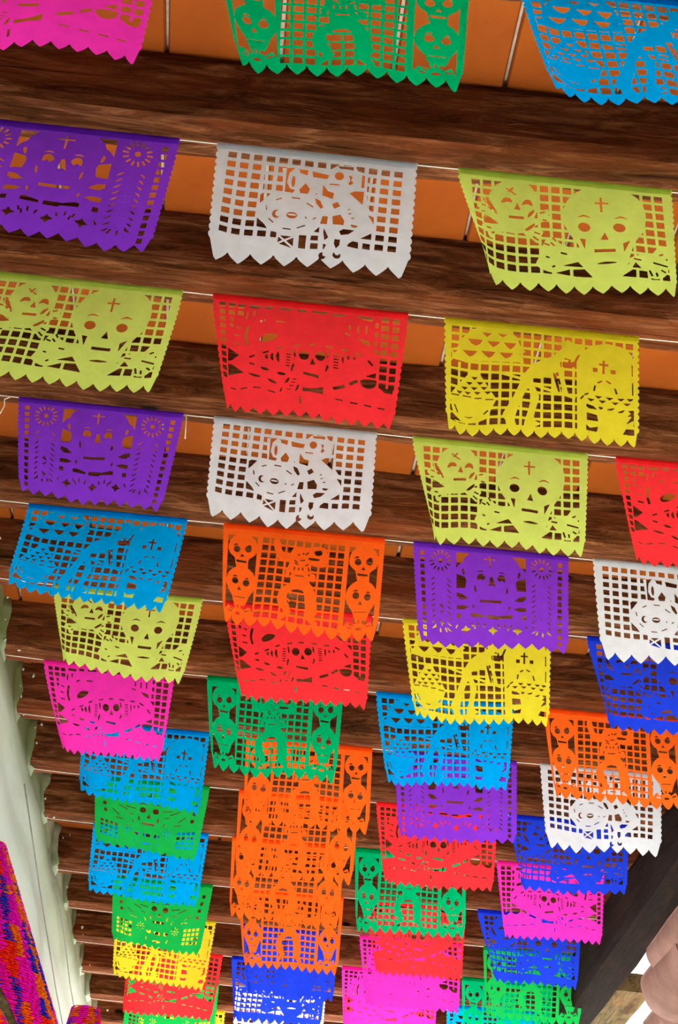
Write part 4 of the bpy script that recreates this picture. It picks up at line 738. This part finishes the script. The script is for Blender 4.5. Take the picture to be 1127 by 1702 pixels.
BANNERS = [
 (0, 'hat_lady', 'pink', -0.793, -0.313, -0.014, -0.115, -0.014, -0.115),
 (0, 'dancer', 'green', -0.209, 0.285, 0.141, -0.177, -0.018, -0.198),
 (0, 'gravedigger', 'sky_blue', 0.378, 0.858, 0.138, -0.162, 0.138, -0.162),
 (1, 'altar_skull', 'purple', -0.759, -0.279, -0.084, -0.072, -0.084, -0.072),
 (1, 'musician', 'white', -0.2, 0.247, 0.009, -0.015, -0.006, -0.037),
 (1, 'two_skulls', 'lime', 0.334, 0.815, 0.099, -0.072, 0.036, -0.139),
 (2, 'two_skulls', 'lime', -0.748, -0.268, -0.076, -0.085, -0.076, -0.085),
 (2, 'hat_lady', 'red', -0.198, 0.29, 0.114, 0.03, -0.034, 0.011),
 (2, 'gravedigger', 'yellow', 0.377, 0.866, 0.01, 0.02, -0.001, -0.049),
 (3, 'altar_skull', 'purple', -0.715, -0.262, 0.127, -0.14, -0.073, -0.08),
 (3, 'musician', 'white', -0.183, 0.267, 0.007, -0.006, 0.002, 0.0),
 (3, 'two_skulls', 'lime', 0.362, 0.849, 0.099, 0.01, 0.01, -0.054),
 (3, 'hat_lady', 'red', 0.922, 1.402, 0.062, 0.001, 0.062, 0.001),
 (4, 'gravedigger', 'sky_blue', -0.726, -0.246, -0.072, -0.22, -0.102, -0.035),
 (4, 'dancer', 'orange', -0.141, 0.349, 0.032, -0.107, -0.004, -0.002),
 (4, 'altar_skull', 'purple', 0.431, 0.906, 0.062, 0.051, 0.021, -0.018),
 (4, 'musician', 'white', 0.977, 1.427, 0.09, 0.107, 0.09, 0.107),
 (5, 'two_skulls', 'lime', -0.679, -0.192, 0.131, -0.256, -0.074, -0.083),
 (5, 'hat_lady', 'red', -0.126, 0.36, 0.179, 0.074, 0.033, 0.002),
 (5, 'gravedigger', 'yellow', 0.455, 0.946, 0.153, 0.318, 0.015, 0.004),
 (5, 'two_skulls', 'deep_blue', 1.061, 1.541, 0.055, -0.052, 0.055, -0.052),
 (6, 'hat_lady', 'pink', -0.745, -0.28, 0.255, 0.122, -0.021, 0.03),
 (6, 'dancer', 'green', -0.17, 0.315, 0.098, 0.031, 0.005, 0.043),
 (6, 'gravedigger', 'sky_blue', 0.426, 0.92, 0.147, 0.168, -0.03, -0.072),
 (6, 'dancer', 'orange', 1.023, 1.503, 0.046, -0.099, 0.046, -0.099),
 (7, 'gravedigger', 'sky_blue', -0.626, -0.147, 0.056, -0.272, -0.012, -0.01),
 (7, 'dancer', 'orange', -0.014, 0.466, 0.012, -0.023, 0.033, -0.098),
 (7, 'altar_skull', 'purple', 0.546, 1.014, 0.089, 0.324, 0.029, -0.006),
 (7, 'musician', 'white', 1.099, 1.565, 0.119, 0.27, 0.006, -0.005),
 (8, 'wide_hat_skull', 'bright_green', -0.599, -0.136, 0.114, -0.33, -0.077, -0.083),
 (8, 'dancer', 'orange', -0.022, 0.463, -0.007, 0.099, 0.012, 0.058),
 (8, 'hat_lady', 'red', 0.531, 1.026, 0.065, 0.082, -0.006, 0.026),
 (8, 'two_skulls', 'deep_blue', 1.068, 1.558, 0.026, -0.079, -0.043, -0.214),
 (9, 'gravedigger', 'sky_blue', -0.626, -0.13, 0.023, -0.204, -0.048, 0.04),
 (9, 'dancer', 'orange', -0.032, 0.451, 0.004, 0.041, 0.025, 0.21),
 (9, 'dancer', 'green', 0.495, 0.975, 0.038, 0.284, 0.05, -0.014),
 (9, 'hat_lady', 'pink', 1.105, 1.574, 0.052, 0.068, -0.013, -0.066),
 (10, 'wide_hat_skull', 'bright_green', -0.558, -0.097, 0.089, -0.245, -0.093, 0.161),
 (10, 'dancer', 'orange', 0.019, 0.504, 0.104, 0.263, 0.022, 0.263),
 (10, 'hat_lady', 'red', 0.604, 1.069, 0.13, 0.255, 0.04, 0.262),
 (10, 'two_skulls', 'deep_blue', 1.119, 1.606, 0.154, 0.095, 0.002, 0.035),
 (11, 'gravedigger', 'yellow', -0.56, -0.071, 0.042, -0.186, -0.075, 0.251),
 (11, 'two_skulls', 'deep_blue', 0.052, 0.52, 0.058, 0.249, 0.058, 0.249),
 (11, 'hat_lady', 'pink', 0.623, 1.126, 0.098, 0.241, 0.055, 0.244),
 (11, 'dancer', 'bright_green', 1.229, 1.716, 0.0, 0.0, 0.0, 0.0),
 (12, 'hat_lady', 'red', -0.506, -0.024, -0.067, 0.187, -0.067, 0.187),
 (12, 'two_skulls', 'deep_blue', 0.019, 0.512, 0.0, 0.0, 0.0, 0.0),
 (12, 'hat_lady', 'pink', 0.583, 1.084, 0.0, 0.0, 0.0, 0.0),
 (12, 'dancer', 'green', 1.199, 1.705, 0.0, 0.0, 0.0, 0.0),
 (13, 'wide_hat_skull', 'bright_green', -0.519, -0.03, 0.0, 0.0, 0.0, 0.0),
 (13, 'musician', 'white', 0.058, 0.543, 0.0, 0.0, 0.0, 0.0),
 (13, 'hat_lady', 'red', 0.64, 1.127, 0.0, 0.0, 0.0, 0.0),
 (13, 'gravedigger', 'sky_blue', 1.192, 1.691, 0.0, 0.0, 0.0, 0.0),
 (14, 'gravedigger', 'yellow', -0.463, 0.017, 0.0, 0.0, 0.0, 0.0),
]

COLN = ['first', 'second', 'third', 'fourth']
count = {}
for bi, (row, des, colr, xl, xr, lx, ly, rx, ry) in enumerate(BANNERS):
    P, F = SHEETS[des]; H = HEIGHT.get(des, .328); W = xr-xl; y0 = ROW_Y[row]
    ci = count.get(row, 0); count[row] = ci+1
    rs = random.Random(bi*13+5)
    ph, ph2, amp = rs.uniform(0, 6.28), rs.uniform(0, 6.28), rs.uniform(.006, .016)
    kx = rs.uniform(.8, 1.7)
    curl = {'two_skulls': (.07, .05), 'hat_lady': (.045, .035), 'gravedigger': (.02, .03), 'dancer': (.03, .03), 'altar_skull': (.02, .02)}.get(des, (.008, .012))
    side = 1 if not (des == 'hat_lady' and row == 9) else -1
    cx = (xl+xr)/2
    flipped = (des == 'hat_lady' and row == 9)      # hung with its back to the viewer
    def place(u, v, lift=0.0):
        u = np.asarray(u, float); v = np.asarray(v, float)
        dx = lx+(rx-lx)*u; dy = ly+(ry-ly)*u
        dz = np.sqrt(np.maximum(.2, 1-dx*dx-dy*dy))
        vv = np.clip(v, 0, 1.1)
        sway = vv**1.15                             # stiff near the string, freer below
        X = xl+u*W + dx*H*sway*vv**-0.0
        Y = y0 + dy*H*sway
        Z = STRING_Z + .001 - dz*H*v
        g = np.clip((.17-u)/.17, 0, 1)**2*np.clip(vv*1.15-.1, 0, 1)
        gr = np.clip((u-.88)/.12, 0, 1)**2*np.clip(vv*1.1-.2, 0, 1)
        X = X + curl[0]*.55*g - curl[0]*.2*gr
        Y = Y - curl[1]*1.2*g + curl[1]*.4*gr*math.cos(ph)
        Y = Y + amp*vv*np.sin(6.283*kx*u+ph) + .35*amp*vv*np.sin(6.283*3.1*u+ph2+vv*2)
        return np.stack([X-cx, Y-y0+lift, Z-STRING_Z], -1)
    u = P[:, 0]/SHEET_W
    if flipped: u = 1-u
    vtx = place(u, P[:, 1]/SHEET_H)
    me = bpy.data.meshes.new('sheet'); nf = len(F)
    me.vertices.add(len(vtx)); me.vertices.foreach_set('co', vtx.astype(np.float32).ravel())
    me.loops.add(nf*3); me.loops.foreach_set('vertex_index', F.astype(np.int32).ravel())
    me.polygons.add(nf); me.polygons.foreach_set('loop_start', np.arange(0, nf*3, 3, dtype=np.int32))
    me.polygons.foreach_set('use_smooth', np.ones(nf, bool))
    me.materials.append(M[colr]); me.update(calc_edges=True); me.validate()
    o = empty('paper_banner', (cx, y0, STRING_Z)); sh = bpy.data.objects.new('sheet', me); COL.objects.link(sh); sh.parent = o
    n_in_row = sum(1 for b_ in BANNERS if b_[0] == row)
    where = f'{ORD[row]} row, {COLN[ci]} from left' if n_in_row > 1 else f'{ORD[row]} row at bottom left'
    tag(o, f'{CNAME.get(colr, colr)} cut-paper banner with {MOTIF[des]}, {where}', 'banner', 'cut-paper banners strung under the beams')
    # folded hem that holds the string
    us = np.linspace(.004, .996, 25); hv = []
    for k, (v, lf, dz) in enumerate(((.050, -.0022, 0), (.025, -.0032, 0), (0, -.0030, .001), (0, 0, .0032), (0, .0022, .0005), (.006, .0012, 0))):
        q = place(us, np.full(25, v), lf); q[:, 2] += dz; hv.append(q)
    hv = np.concatenate(hv); hf = [(a*25+i, a*25+i+1, a*25+26+i, a*25+25+i) for a in range(5) for i in range(24)]
    mesh_obj('hem', hv, hf, M[colr], o, smooth=True)

# ---------------------------------------------------------------- fringed tissue-paper cones by the wall
FR = {'orange': paper('fringe_orange', (1, .27, .01)), 'red': paper('fringe_red', (.97, .05, .02)), 'magenta': paper('fringe_magenta', (.98, .01, .80)), 'blue': paper('fringe_blue', (.03, .05, .80))}
def fringe_cone(loc, height, r_top, r_bot, nstripe, order, label, tuft, seed):
    rs = random.Random(seed)
    root = tag(empty('tissue_fringe_cone', loc), label, 'paper decoration', 'fringed paper cones by the wall')
    core_v, core_f = [], []
    for j in range(9):
        t = j/8; r = r_top+(r_bot-r_top)*t-.012
        for k in range(32): a = 2*math.pi*k/32; core_v.append((max(r, .004)*math.cos(a), max(r, .004)*math.sin(a), height*(1-t)))
    core_f = [(j*32+k, j*32+(k+1) % 32, j*32+32+(k+1) % 32, j*32+32+k) for j in range(8) for k in range(32)]+[tuple(range(31, -1, -1)), tuple(8*32+k for k in range(32))]
    mesh_obj('core', core_v, core_f, FR['red'], root, smooth=True)
    data = {}
    z = 0.0
    rows = int(height/(tuft*.62))
    for j in range(rows+1):
        t = j/rows; r = r_top+(r_bot-r_top)*t
        n = max(6, int(2*math.pi*r/(tuft*.62)))
        for k in range(n):
            a = 2*math.pi*(k+.5*(j % 2))/n + rs.uniform(-.04, .04)
            # ragged upright streaks of colour, as the strips were wound on
            s = a/(2*math.pi)*nstripe + .9*noise.noise((math.cos(a)*2.5, math.sin(a)*2.5, t*2.6+seed)) + .35*noise.noise((math.cos(a)*12, math.sin(a)*12, t*9+seed))
            sid = int(math.floor(s)) % nstripe
            brk = noise.noise((sid*3.37, t*4.2, seed+3))
            colr = order[(sid + (1 if brk > .2 else 3 if brk < -.25 else 0)) % len(order)]
            vs_, fs_ = data.setdefault((sid, colr), ([], []))
            c = Vector((r*math.cos(a), r*math.sin(a), height*(1-t)))
            nrm = Vector((math.cos(a), math.sin(a), (r_bot-r_top)/height)).normalized()
            tg = Vector((-math.sin(a), math.cos(a), 0)); up = nrm.cross(tg)
            n0 = len(vs_); L = tuft*rs.uniform(.5, .95); Wd = tuft*rs.uniform(.5, .85)
            droop = -up if up.z > 0 else up
            tipd = (nrm*rs.uniform(.3, .7)+droop*rs.uniform(.3, .9)+tg*rs.uniform(-.45, .45))
            vs_ += [c-tg*Wd, c+tg*Wd, c+nrm*tuft*.35+tipd*L*.45-tg*Wd*1.1, c+nrm*tuft*.35+tipd*L*.45+tg*Wd*1.1, c+tipd*L+tg*Wd*rs.uniform(-.6, .1), c+tipd*L*.85+tg*Wd*rs.uniform(.1, .9), c-nrm*tuft*.4]
            fs_ += [(n0, n0+1, n0+3, n0+2), (n0+2, n0+3, n0+5, n0+4), (n0+1, n0, n0+6), (n0, n0+2, n0+4, n0+6), (n0+1, n0+6, n0+5, n0+3)]
    for (sid, colr), (vs_, fs_) in sorted(data.items()):
        tag(mesh_obj('fringe_strip', vs_, fs_, FR[colr], root), kind='stuff')
    return root
ordr = ['orange', 'magenta', 'blue', 'orange', 'magenta', 'red', 'orange', 'blue', 'magenta', 'red']
fringe_cone((-.575, 4.36, EYE+.90), .535, .035, .272, 46, ordr, 'tall cone of orange, magenta, red and blue paper fringe in bottom left corner', .010, 11)
fringe_cone((-.625, 9.0, EYE+1.90), .325, .058, .12, 20, ordr, 'small orange and magenta fringed cone at bottom, between wall and red banner', .015, 8)
# weathered board end that shows in the bottom left corner
o = hewn('board', (-.462, 3.80, EYE+.975), (-.347, 3.80, EYE+.801), .045, .03, M['eave'], None, 51, amp=.004, nseg=24)
tag(o, 'weathered tan board end in the bottom left corner before the fringed cone', 'board')
